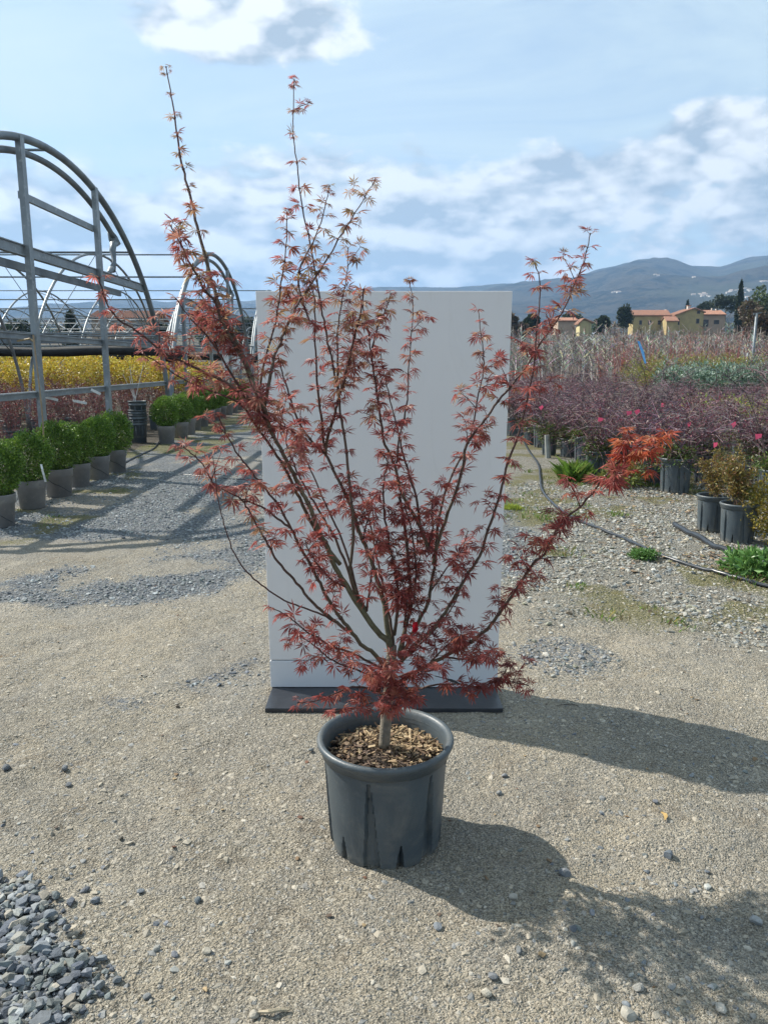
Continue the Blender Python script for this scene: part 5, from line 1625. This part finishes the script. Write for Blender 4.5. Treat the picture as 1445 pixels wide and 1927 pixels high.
WH = [whip(500 + i) for i in range(8)]
cnt = 0
for yr in (44, 47, 50, 54, 58, 63):
    x = 6.3 * yr / 44 + random.uniform(0, .5)
    while x < yr * .56 + 2 and cnt < 290:
        o = link('sapling', WH[cnt % 8], None, (x + random.uniform(-.1, .1), yr + random.uniform(-.6, .6), 0))
        o.rotation_euler = (random.gauss(0, .03), random.gauss(0, .03), random.uniform(0, 6)); s_ = random.uniform(.95, 1.25); o.scale = (s_, s_, s_)
        tag(o, 'slender leafless young tree trained upright in the far nursery rows', 'young tree', 'bare saplings in the far rows'); cnt += 1
        x += random.uniform(.45, .75)
# the rows beyond these read as one grey-brown mass
mm = MB(); rs = random.Random(5)
for i in range(2300):
    y = rs.uniform(66, 125); x = rs.uniform(.12, .60) * y
    h = rs.uniform(3.2, 4.9); c = rs.choice([(.50, .46, .42), (.24, .20, .17), (.30, .22, .18), (.16, .12, .10)])
    z0 = float(terrain(np.array(x), np.array(y)))
    mm.tube([(x, y, z0), (x + rs.gauss(0, .1), y, z0 + h)], [.045, .015], 3, c, cap=False)
    for q in range(3):
        zb = z0 + h * rs.uniform(.4, .9); mm.tube([(x, y, zb), (x + rs.gauss(0, .6), y + rs.gauss(0, .3), zb + rs.uniform(.2, .8))], [.035, .015], 3, c, cap=False)
mm.build('distant_saplings', MAT['twig'], kind='stuff')

# steel post and blue film
g = at(1423, 590, 33.0)
m = MB(); m.tube([(0, 0, 0), (0, 0, g.z)], .055, 8); 
o = empty('steel_post', (g.x, 33.0, 0)); tag(o, 'tall thin grey steel post standing in the red shrubs at the right', 'post')
m.build('shaft', MAT['galv2'], o, True)
m = MB(); m.bar((-.14, 0, g.z - .02), (.2, .0, g.z + .04), .05, .05); m.build('bracket', MAT['galv2'], o)
m = MB(); m.tube([(-.22, 0, 0), (-.22, 0, 1.9)], .05, 8); m.build('brace_post', MAT['galv2'], o, True)
a, b_2, c2 = at(1201, 642, 17.0), at(1208, 662, 17.0), at(1213, 684, 17.0)
m = MB()
m.add([tuple(a + Vector((-.03, 0, 0))), tuple(a + Vector((.03, .02, 0))), tuple(b_2 + Vector((.045, .03, 0))), tuple(b_2 + Vector((-.035, -.02, 0))), tuple(c2 + Vector((.035, .02, 0))), tuple(c2 + Vector((-.01, 0, 0)))],
      [(0, 1, 2, 3), (3, 2, 4, 5)])
o = m.build('plastic_ribbon', MAT['blue']); tag(o, 'crumpled bright blue plastic ribbon caught in the shrub tops', 'ribbon')

# ------------------------------------------------------------------ weeds and grass on the right and left
def tufts(name, spots, cols, hgt=.12, n=60, kind='stuff'):
    P, Fq_, C = [], [], []; o = 0
    rs = np.random.RandomState(len(spots) + 3)
    for (x, y, rad, hh) in spots:
        k = int(n * (rad / .1) ** 1.3)
        a, r = rs.uniform(0, 6.28, k), rad * np.sqrt(rs.rand(k))
        bx, by = x + r * np.cos(a), y + r * np.sin(a)
        L = hh * rs.uniform(.5, 1.2, k) * (1 - .5 * r / rad)
        dx_, dy_ = rs.normal(0, .35, k) * L, rs.normal(0, .35, k) * L
        wd = rs.uniform(.0015, .0032, k) * (1 + y * .05)
        t_ = rs.uniform(0, 3.14, k); wx, wy = wd * np.cos(t_), wd * np.sin(t_)
        z0 = height_np(bx, by)
        V = np.stack([np.stack([bx - wx, by - wy, z0], 1), np.stack([bx + wx, by + wy, z0], 1), np.stack([bx + dx_ * .5 + wx, by + dy_ * .5 + wy, z0 + L * .65], 1), np.stack([bx + dx_ * 1.3, by + dy_ * 1.3, z0 + L], 1)], 1).reshape(-1, 3)
        P.append(V); Fq_.append(np.arange(k * 4).reshape(k, 4) + o); o += k * 4
        C.append(np.repeat(np.array(cols)[rs.randint(0, len(cols), k)] * rs.uniform(.8, 1.2, (k, 1)), 4, 0))
    return link(name, np_mesh(name, np.concatenate(P), np.concatenate(Fq_), np.concatenate(C), MAT['leafcol']), kind=kind)


def sp(px_, py_, r, h): g = gnd(px_, py_); return (g.x, g.y, r, h)


GRS = [(.12, .24, .03), (.17, .30, .05), (.09, .17, .03), (.22, .30, .06)]
o = tufts('grass_tuft', [sp(1078, 905, .17, .30), sp(1092, 900, .14, .26)], GRS, n=260); o['kind'] = 'thing'
tag(o, 'bright green fine grass tuft growing in the gravel beside the charcoal pot', 'grass tuft')
o = tufts('grass_tuft', [sp(963, 958, .10, .07)], [(.35, .40, .05), (.28, .36, .05)], n=260); o['kind'] = 'thing'
tag(o, 'small yellow-green tuft in the gravel right beside the board', 'grass tuft')
spots = []
rs = random.Random(8)
for i in range(300):
    x, y = rs.uniform(.9, 4.6), rs.uniform(3.9, 12)
    gz_, pz, mz, bz = zones(np.array([x]), np.array([y]))
    if mz[0] > rs.uniform(.05, .7) or bz[0] > .5: spots.append((x, y, rs.uniform(.04, .16), rs.uniform(.02, .07) if bz[0] < .5 else rs.uniform(.05, .22)))
for i in range(120):
    x, y = rs.uniform(-4.4, -2.7), rs.uniform(5, 15)
    gz_, pz, mz, bz = zones(np.array([x]), np.array([y]))
    if mz[0] > rs.uniform(.2, .8): spots.append((x, y, rs.uniform(.04, .12), rs.uniform(.01, .03)))
tufts('weeds', spots, GRS + [(.28, .24, .08), (.22, .17, .08)], n=34)
# ferny weed at the right edge, broad-leaved plants under the orange maple
m_ = leafy(610, 620, .20, .07, .07, .07, [(.13, .27, .07), (.17, .33, .09), (.10, .20, .05)], .35, .3)
for px_, py_, s_, lb in [(1425, 1080, 1.0, 'spreading fresh green weed in front of the golden shrub at the right edge'), (1210, 1052, .45, 'small bright green weed beside the thick pipe')]:
    g = gnd(px_, py_); o = link('weed_plant', m_, None, (g.x, g.y, 0)); o.scale = (s_, s_, s_); tag(o, lb, 'weed')
m_ = leafy(611, 300, .22, .10, .12, .14, [(.22, .26, .06), (.30, .26, .09), (.14, .20, .04)], .16, .3)
g = gnd(1172, 915); o = link('strappy_plant', m_, None, (g.x, g.y, 0)); tag(o, 'low strappy yellowing plant on the ground below the maple branch tip', 'plant')

# ------------------------------------------------------------------ plants inside and beside the tunnels, left
YEL = [(.60, .46, .05), (.70, .56, .08), (.46, .37, .04), (.55, .34, .06), (.66, .60, .12)]
yel = []
for i in range(3):
    st_, fo_ = shrub_meshes(700 + i, 12, 1.50, .50, 16, (.13, .06, .05), YEL, 100, .05, .2, .5, .007, .3)
    v = leaf_cloud(1900, ball(.62, .36, 700 + i, 1.26, .3), .060, YEL, .6, .9, i)
    v2 = leaf_cloud(900, ball(.55, .45, 703 + i, .75, .3), .040, [(.26, .10, .04), (.34, .20, .05), (.20, .07, .05)], .5, .9, i + 3)
    yel.append((st_, cat_mesh('foliage', [v, v2], MAT['leafcol'])))
cnt = 0
for ri, (yr, xs) in enumerate(((18.6, (-4.9, -15.5)), (20.4, (-5.0, -17.0)))):
    ci = 0
    x = xs[0]
    while x > xs[1]:
        o = empty('yellow_shrub', (x, yr + random.uniform(-.25, .25), 0), random.uniform(0, 6), random.uniform(.94, 1.06))
        tag(o, 'yellow-leaved shrub, %s from the lane in the %s row behind the tunnel frame' % (ORD[ci], ('front', 'back')[ri]), 'shrub', 'yellow-leaved shrubs behind the tunnel frame')
        link('stems', yel[cnt % 3][0], o); link('foliage', yel[cnt % 3][1], o, kind='stuff'); cnt += 1; ci += 1
        x -= random.uniform(.8, 1.0)
REDT = [(.16, .035, .05), (.22, .05, .06), (.12, .04, .05), (.20, .08, .06), (.30, .05, .05)]
rt = [shrub_meshes(720 + i, 9, 1.12, .42, 18, (.13, .075, .065), REDT, 1100, .026, .15, .45, .006, .26) for i in range(3)]
rows = [(10.6, -5.4, -7.0, .62), (12.0, -5.3, -7.8, .72), (13.4, -5.2, -8.8, .95), (14.6, -5.2, -9.8, 1.05), (15.9, -5.2, -11, 1.05), (17.3, -5.1, -13, 1.08)]
for ri, (yr, xa, xb, s_) in enumerate(rows):
    x = xa; ci = 0
    while x > xb:
        k = cnt % 3
        potted('red_twig_shrub', (x, yr + random.uniform(-.15, .15), 0), 'reddish twiggy potted shrub, %s from the lane in the %s row inside the tunnel frame' % (ORD[ci], ORD[ri]), 'potted shrub', 'red twiggy shrubs inside the tunnel frame',
               rt[k][0], rt[k][1], None, s_ * random.uniform(.9, 1.1), .85)
        cnt += 1; ci += 1
        x -= random.uniform(.55, .75)
# reddish maples in pots beyond the second frame
rows = [(21.5, -4.95, -7.5), (24, -5.0, -8.5), (27.5, -4.9, -9), (31, -4.9, -9)]
for ri, (yr, xa, xb) in enumerate(rows):
    x = xa; ci = 0
    while x > xb:
        k = cnt % 3
        potted('red_leaf_shrub', (x, yr + random.uniform(-.4, .4), 0), 'dark red shrub, %s from the lane in the %s row above the far boxwoods' % (ORD[ci], ORD[ri]), 'potted shrub', 'dark red shrubs behind the second frame',
               rt[k][0], rt[k][1], None, random.uniform(1.25, 1.5), .8)
        cnt += 1; ci += 1
        x -= random.uniform(.8, 1.1)
# white label strips and stakes
WL = [((172, 733), (190, 742), 11.2, 'white label strip beside the second upright post'), ((85, 747), (110, 753), 10.8, 'white label strip low among the red twigs, left'),
      ((138, 754), (164, 759), 11.0, 'white label strip among the red twigs, between the two posts')]
for a_, b_2, Y, lb in WL:
    pa, pb_ = at(*a_, Y), at(*b_2, Y)
    m = MB(); m.bar((0, 0, 0), tuple(pb_ - pa), .004, .035, side=(0, 1, 0))
    o = m.build('label_strip', MAT['whitetag'], None, loc=tuple(pa)); tag(o, lb, 'label')
# bundle of pale canes by the pot stack
m0 = empty('cane_bundle', (at(255, 740, 14.5).x, 14.5, 0)); tag(m0, 'bundle of pale canes and tape standing in front of the yellow shrubs', 'canes')
for i in range(6):
    m = MB(); m.tube([(random.gauss(0, .05), random.gauss(0, .05), 0), (random.gauss(0, .04), 0, .8), (random.gauss(0, .12), random.gauss(0, .05), random.uniform(1.15, 1.45))], .004, 5)
    m.build('cane', MAT['whitetag'], m0)
# tall bamboo cane in the near boxwood
p = at(72, 700, 8.3)
m = MB(); m.tube([(0, 0, .3), (.01, 0, 1.0), (-.02, .01, 1.75)], .009, 6, (.36, .27, .17))
o = m.build('bamboo_cane', MAT['twig'], None, loc=(p.x, 8.3, 0)); tag(o, 'thin brown cane rising from the second boxwood in front of the tunnel post', 'cane')
m = MB(); q0 = at(33, 642, 9.9)
m.tube([(0, 0, 0), (.16, 0, .03), (.20, .0, 0.0)], .012, 5, (.45, .33, .18)); o = m.build('broken_cane', MAT['twig'], None, loc=tuple(q0))
tag(o, 'short tan broken cane caught between the rails at the left', 'cane')

# ------------------------------------------------------------------ houses
def part_box(name, lo, hi, mat, parent):
    m = MB(); m.box(lo, hi); return m.build(name, mat, parent)


def window(parent, x, y, z, wd, ht, mat='shutter'):
    m = MB()
    fr = .07
    m.box((x - wd / 2 - fr, y - .06, z - ht / 2 - fr), (x + wd / 2 + fr, y - .0, z - ht / 2)); m.box((x - wd / 2 - fr, y - .06, z + ht / 2), (x + wd / 2 + fr, y, z + ht / 2 + fr))
    m.box((x - wd / 2 - fr, y - .058, z - ht / 2), (x - wd / 2, y, z + ht / 2)); m.box((x + wd / 2, y - .058, z - ht / 2), (x + wd / 2 + fr, y, z + ht / 2))
    w_ = m.build('window', MAT['pinkr'], parent)
    part_box('pane', (x - wd / 2, y - .03, z - ht / 2), (x + wd / 2, y - .012, z + ht / 2), MAT['window'], w_)
    return w_


def gable(parent, x0, x1, y0, y1, z0, ze, zr, wall, ridge='x', over=.45, xr=None):
    """walls with pitched roof; ridge along x, or gable towards the viewer with its apex at xr"""
    m = MB()
    if ridge == 'x':
        ym = (y0 + y1) / 2
        m.add([(x0, y0, z0), (x1, y0, z0), (x1, y1, z0), (x0, y1, z0), (x0, y0, ze), (x1, y0, ze), (x1, y1, ze), (x0, y1, ze), (x0, ym, zr - .1), (x1, ym, zr - .1)],
              [(0, 1, 5, 4), (1, 2, 6, 9, 5), (2, 3, 7, 6), (3, 0, 4, 8, 7)])
        m.build('wall', wall, parent)
        m = MB()
        sl = (zr - ze) / (ym - y0)
        for s_, ya in ((1, y0 - over), (-1, y1 + over)):
            za = zr - sl * abs(ym - ya)
            m.add([(x0 - over, ya, za), (x1 + over, ya, za), (x1 + over, ym, zr), (x0 - over, ym, zr), (x0 - over, ya, za + .22), (x1 + over, ya, za + .22), (x1 + over, ym, zr + .22), (x0 - over, ym, zr + .22)],
                  [(0, 1, 2, 3), (4, 7, 6, 5), (0, 4, 5, 1), (1, 5, 6, 2), (3, 7, 4, 0)])
        k = int((x1 - x0 + 2 * over) / .42)
        for i in range(k):      # rows of curved tiles on the slope facing the viewer
            xx = x0 - over + .2 + i * .42; za = zr - sl * abs(ym - (y0 - over))
            m.tube([(xx, y0 - over, za + .24), (xx, ym, zr + .24)], .12, 5, cap=False)
        rf = m.build('roof', MAT['roof'], parent)
    else:
        m.add([(x0, y0, z0), (x1, y0, z0), (x1, y1, z0), (x0, y1, z0), (x0, y0, ze[0]), (x1, y0, ze[1]), (x1, y1, ze[1]), (x0, y1, ze[0]), (xr, y0, zr - .1), (xr, y1, zr - .1)],
              [(0, 1, 5, 8, 4), (1, 2, 6, 5), (2, 3, 7, 9, 6), (3, 0, 4, 7)])
        m.build('wall', wall, parent)
        m = MB()
        for xe, zz in ((x0, ze[0]), (x1, ze[1])):
            sl = (zr - zz) / (xr - xe); xo = xe - over * (1 if xe < xr else -1); zo = zr - sl * (xr - xo)
            m.add([(xo, y0 - over, zo), (xr, y0 - over, zr), (xr, y1 + over, zr), (xo, y1 + over, zo), (xo, y0 - over, zo + .22), (xr, y0 - over, zr + .22), (xr, y1 + over, zr + .22), (xo, y1 + over, zo + .22)],
                  [(0, 3, 2, 1), (4, 5, 6, 7), (0, 1, 5, 4), (1, 2, 6, 5), (2, 3, 7, 6), (3, 0, 4, 7)])
            n_ = int((y1 - y0 + 2 * over) / .45)
            for i in range(n_):
                yy = y0 - over + .2 + i * .45
                m.tube([(xo, yy, zo + .24), (xr, yy, zr + .24)], .11, 5, cap=False)
        rf = m.build('roof', MAT['roof'], parent)
    return rf


HY = 255.0


def hx(px_, Y=HY): return at(px_, 600, Y).x
def hzz(py_, Y=HY): return at(CX, py_, Y).z


zb = float(terrain(np.array(60.0), np.array(HY))) - 1.0
h = empty('ochre_farmhouse', (0, 0, 0)); tag(h, 'ochre farmhouse wing with a long red-tiled roof, left of the gabled house', 'house')
rf = gable(h, hx(1191), hx(1258), HY, HY + 5, zb, hzz(593), hzz(584), MAT['ochre'], 'x')
part_box('chimney', (hx(1256), HY + 3, hzz(590)), (hx(1259), HY + 3.6, hzz(581)), MAT['stonewhite'], rf)
for px_ in (1205, 1222, 1240): window(h, hx(px_), HY, hzz(607), .9, 1.3)
h = empty('gabled_house', (0, 0, 0)); tag(h, 'yellow gabled house with two dark windows stacked, between the ochre wing and rose house', 'house')
rf = gable(h, hx(1265), hx(1317), HY - 2.5, HY + 9, zb, (hzz(594), hzz(588.5)), hzz(581.5), MAT['ochre'], 'y', .5, hx(1299))
part_box('chimney', (hx(1294), HY + 1, hzz(584)), (hx(1299.5), HY + 2, hzz(575)), MAT['stonewhite'], rf)
part_box('chimney_cap', (hx(1293.3), HY + .8, hzz(575)), (hx(1300.2), HY + 2.2, hzz(574)), MAT['roof'], rf)
window(h, hx(1307), HY - 2.5, hzz(588.5), 1.0, .85); window(h, hx(1306.5), HY - 2.5, hzz(605), 1.0, 1.45)
window(h, hx(1270), HY - 2.5, hzz(606), .9, 2.0)
h = empty('lean_to', (0, 0, 0)); tag(h, 'low brown-roofed lean-to joining the ochre wing and the gabled house', 'shed')
gable(h, hx(1243), hx(1263.5), HY - 5.5, HY - .6, zb, hzz(606), hzz(598), MAT['ochre'], 'x', .3)
h = empty('rose_house', (0, 0, 0)); tag(h, 'rose-walled house with a bright terracotta roof, right of the gabled house', 'house')
rf = gable(h, hx(1319), hx(1364), HY + .5, HY + 8.5, zb, hzz(592), hzz(583.5), MAT['pinkr'], 'x')
for px_, t_ in ((1347, 578), (1355, 579.5)):
    part_box('chimney', (hx(px_), HY + 4.2, hzz(585)), (hx(px_ + 2.4), HY + 4.8, hzz(t_)), MAT['stonewhite'], rf)
window(h, hx(1349), HY + .5, hzz(606), 1.7, 1.3); window(h, hx(1328), HY + .5, hzz(608), 2.0, 2.2)
h = empty('small_yellow_house', (0, 0, 0)); tag(h, 'small pale yellow house with a low pitched roof among dark trees near the board', 'house')
m_y = gmat('yellow_render', (0.52, 0.45, 0.24), (0.46, 0.40, 0.22), 0.6, 0.85)
gable(h, hx(1091, 210), hx(1113, 210), 210, 214, float(terrain(np.array(50.0), np.array(210.))) - 1, (hzz(607, 210), hzz(607, 210)), hzz(600.5, 210), m_y, 'y', .5, hx(1098, 210))
h = empty('low_red_roof_house', (0, 0, 0)); tag(h, 'low pale house with a dull red roof just left of the small yellow house', 'house')
gable(h, hx(1050, 230), hx(1086, 230), 230, 237, float(terrain(np.array(50.0), np.array(230.))) - 1, hzz(604, 230), hzz(598, 230), MAT['pinkr'], 'x')
LY = 130.0
h = empty('tiled_house', (0, 0, 0)); tag(h, 'pale pink house with a brown tiled roof seen through the tunnel hoops at the left', 'house')
zl = float(terrain(np.array(40.0), np.array(LY))) - .5
rf = gable(h, hx(172, LY), hx(282, LY), LY, LY + 9, zl, hzz(599, LY), hzz(584, LY), MAT['pinkr'], 'x', .6)
for px_ in (195, 225, 256): window(h, hx(px_, LY), LY, hzz(618, LY), 1.0, 1.3)


# ------------------------------------------------------------------ far trees
def crown(name, blobs, n, size, cols, seed, asp=.7):
    parts = []
    for i, (x, y, z, rx, rz) in enumerate(blobs):
        v, f, c = leaf_cloud(n, ball(rx, rz, seed + i, z, .35), size, cols, asp, .9, seed + i)
        v = v + np.array([x, y, 0]); parts.append((v, f, c))
    return cat_mesh(name, parts, MAT['crown'])


DK = [(.022, .040, .016), (.035, .058, .022), (.05, .075, .03)]
MG = [(.07, .11, .03), (.10, .15, .04), (.05, .08, .025)]
BR_ = [(.13, .09, .06), (.18, .12, .08), (.10, .075, .05), (.15, .13, .06)]


def far_tree(px_, ytop, ybot, wpx, Y, kind, label, cat='tree', name='tree', seed=1):
    s_ = Y / F
    H_ = (ybot - ytop) * s_; W_ = wpx * s_
    x = hx(px_, Y); z = hzz(ybot, Y); zt = float(terrain(np.array(x), np.array(Y)))
    hh = hzz(ytop, Y) - zt
    o = empty(name, (x, Y, zt)); tag(o, label, cat)
    rs = random.Random(seed)
    if kind == 'cypress':
        bl = [(rs.gauss(0, W_ * .04), 0, hh * (.12 + .76 * i / 6), W_ * (.42, .50, .50, .46, .38, .27, .14)[i], hh * .15) for i in range(7)]
        cols, sz, n = DK, .55, 700
    elif kind == 'pine':
        bl = [(rs.uniform(-.42, .42) * W_, rs.uniform(-.3, .3) * W_, hh * rs.uniform(.62, .92), W_ * rs.uniform(.14, .26), hh * rs.uniform(.05, .09)) for i in range(11)]
        cols, sz, n = DK, .6, 260
    elif kind == 'bare':
        bl = []
    else:
        bl = [(rs.uniform(-.33, .33) * W_, rs.uniform(-.2, .2) * W_, hh * rs.uniform(.35, .82), W_ * rs.uniform(.16, .30), hh * rs.uniform(.10, .20)) for i in range(12)]
        cols, sz, n = (DK if kind == 'dark' else MG if kind == 'green' else BR_), .6, 260
    m = MB()
    m.tube([(0, 0, -1), (.1, 0, hh * .4), (0, 0, hh * .85)], [max(.12, W_ * .035), max(.1, W_ * .025), .04], 6, (.14, .11, .08))
    k = 9 if kind != 'bare' else 60
    for i in range(k):
        zb_ = hh * rs.uniform(.2, .85); a = rs.uniform(0, 6.28); L = W_ * rs.uniform(.2, .5) * (1.15 - zb_ / hh)
        if kind == 'cypress': L *= .5
        m.tube([(0, 0, zb_), (L * math.cos(a) * .6, L * math.sin(a) * .6, zb_ + L * .5), (L * math.cos(a), L * math.sin(a), zb_ + L * 1.0)], [.07, .045, .02], 4, (.16, .12, .09), cap=False)
    m.build('trunk', MAT['twig'], o)
    if bl: link('crown', crown('crown', bl, n, sz, cols, seed * 13), o, kind='stuff')
    return o


far_tree(1389, 533, 640, 11, 235, 'cypress', 'tall dark cypress rising above the roofs right of the rose house', 'cypress', 'cypress_tree', 1)
far_tree(1291, 569, 620, 5, 285, 'cypress', 'small dark cypress tip behind the roof of the gabled house', 'cypress', 'cypress_tree', 2)
far_tree(1363, 553, 640, 40, 275, 'pine', 'dark spreading pine behind the rose house, left of the cypress', 'pine', 'pine_tree', 3)
far_tree(1326, 567, 630, 27, 290, 'pine', 'dark round-topped pine behind the gap between two roofs', 'pine', 'pine_tree', 4)
far_tree(1173, 574, 635, 26, 240, 'dark', 'dark evergreen left of the ochre farmhouse', 'tree', 'evergreen_tree', 5)
far_tree(1133, 594, 640, 30, 205, 'dark', 'low dark evergreen right of the small yellow house', 'tree', 'evergreen_tree', 6)
far_tree(1074, 589, 640, 34, 240, 'dark', 'dark evergreen behind the low red-roofed house', 'tree', 'evergreen_tree', 7)
far_tree(1000, 588, 640, 30, 180, 'dark', 'dark evergreen at the foot of the hills beside the maple\'s right tips', 'tree', 'evergreen_tree', 8)
far_tree(972, 586, 640, 36, 170, 'brown', 'leafless brown tree just right of the board edge, far back', 'tree', 'bare_tree', 9)
far_tree(1438, 537, 640, 52, 190, 'green', 'leafy green tree cut off by the right edge, above the bare bushes', 'tree', 'leafy_tree', 10)
far_tree(1418, 566, 650, 40, 150, 'brown', 'bare brown bushy tree below the green tree at the right', 'tree', 'bare_tree', 11)
far_tree(1440, 580, 660, 50, 110, 'brown', 'reddish-brown bare tree at the right edge behind the steel post', 'tree', 'bare_tree', 12)
far_tree(133, 592, 660, 22, 110, 'cypress', 'dark conifer seen through the hoops left of the tiled house', 'conifer', 'conifer_tree', 13)
far_tree(300, 596, 650, 34, 120, 'dark', 'dark tree right of the tiled house behind the hoops', 'tree', 'evergreen_tree', 14)
far_tree(30, 598, 660, 60, 125, 'dark', 'broad dark tree at the far left behind the tunnel hoops', 'tree', 'evergreen_tree', 15)
far_tree(395, 596, 650, 50, 150, 'green', 'mid green tree far behind the second tunnel arch', 'tree', 'leafy_tree', 16)
far_tree(455, 600, 650, 40, 160, 'dark', 'dark tree left of the board, far beyond the boxwoods', 'tree', 'evergreen_tree', 17)
# tree belt at the foot of the slope
mm_v = []
rs = np.random.RandomState(4)
for i in range(330):
    a = rs.uniform(-.62, .62); d_ = rs.uniform(290, 720)
    x, y = d_ * math.tan(a), d_
    if 190 < y < 300 and 40 < x < 135: continue
    z = float(terrain(np.array(x), np.array(y)))
    r_ = rs.uniform(2.2, 4.6)
    v, f, c = leaf_cloud(150, ball(r_, r_ * rs.uniform(.7, 1.2), i, 0, .3), 1.0, [DK, MG, BR_][rs.randint(3)], .8, .9, i)
    mm_v.append((v + np.array([x, y, z + r_ * .8]), f, c))
link('distant_trees', cat_mesh('distant_trees', mm_v, MAT['crown']), kind='stuff')

# pale villages on the hillside, standing on the slope
from mathutils.bvhtree import BVHTree


def bvh(o):
    me = o.data
    return BVHTree.FromPolygons([v.co.copy() for v in me.vertices], [tuple(p.vertices) for p in me.polygons])


BH = [bvh(far_hill), bvh(near_hill)]
rs = random.Random(17)
VIL = [(1300 + 18, 556, 16, 4, 9), (1395, 549, 40, 6, 16), (1436, 531, 8, 3, 4), (1158, 550, 10, 3, 4), (1232, 518, 6, 2, 2), (1305, 522, 8, 2, 3), (1060, 585, 20, 4, 4), (1180, 596, 30, 4, 5), (1415, 560, 20, 4, 4)]
hm_ = MB(); hm_.add([(-.5, -.5, 0), (.5, -.5, 0), (.5, .5, 0), (-.5, .5, 0), (-.5, -.5, .7), (.5, -.5, .7), (.5, .5, .7), (-.5, .5, .7), (-.5, 0, 1.0), (.5, 0, 1.0)],
                    [(0, 1, 5, 4), (1, 2, 6, 9, 5), (2, 3, 7, 6), (3, 0, 4, 8, 7)])
WALLM = hm_.mesh('wall', MAT['stonewhite'])
hm_ = MB(); hm_.add([(-.56, -.6, .64), (.56, -.6, .64), (.56, 0, 1.03), (-.56, 0, 1.03), (.56, .6, .64), (-.56, .6, .64)], [(0, 1, 2, 3), (3, 2, 4, 5)])
ROOFM = hm_.mesh('roof', gmat('pale_village_roof', (.42, .34, .28), (.34, .26, .21), .05, .8))
for cx_, cy_, wx_, wy_, n in VIL:
    for i in range(n):
        d = ray(cx_ + rs.gauss(0, wx_ * .5), cy_ + rs.gauss(0, wy_ * .5)).normalized()
        hits = [b_.ray_cast(Vector((0, 0, CAMH)), d) for b_ in BH]
        hits = [q for q in hits if q[0] is not None]
        if not hits: continue
        q = min(hits, key=lambda q: q[3])[0]
        s_ = rs.uniform(5, 8)
        o = empty('hillside_house', (q.x, q.y, q.z - 2), rs.uniform(-.4, .4)); o.scale = (s_ * rs.uniform(1, 1.6), s_, s_ * .8)
        tag(o, 'tiny pale house of a village on the blue hillside', 'house', 'village houses on the hillside')
        link('wall', WALLM, o); link('roof', ROOFM, o)  # walls and low roof

# dead leaves and litter among the pots at the right
x, y = spread(5200, 1.6, 5.5, 4.6, 9.5)
k = rng.random(len(x)) < sstep(fbm(x * 1.9 + 3, y * 1.9, 333, 4), .44, .62) * sstep(x - 1.4 - (y - 4.6) * .12, 0, .8)
x, y = x[k], y[k]; n = len(x)
stones('leaf_litter', x, y, rng.uniform(.008, .024, n), pick(n, [(.16, .10, .06), (.24, .16, .09), (.10, .07, .05), (.30, .22, .13), (.13, .12, .05)], .25), .55, 'oct', .35, (.12, .3), .004)
# scuffs of soil along the foot of the board

# bits of bark, straw and dry leaf blown over the yard
x, y = spread(480, -2.2, 2.4, 1.1, 5.0)
k = rng.random(len(x)) < .35 + .65 * (np.hypot(x, y - PY) < .55)
x, y = x[k], y[k]; n = len(x)
stones('yard_debris', x, y, rng.uniform(.003, .011, n), pick(n, [(.20, .13, .07), (.34, .25, .14), (.10, .07, .05), (.16, .08, .05)], .25), .35, 'ico', .45, (.12, .28), .001)
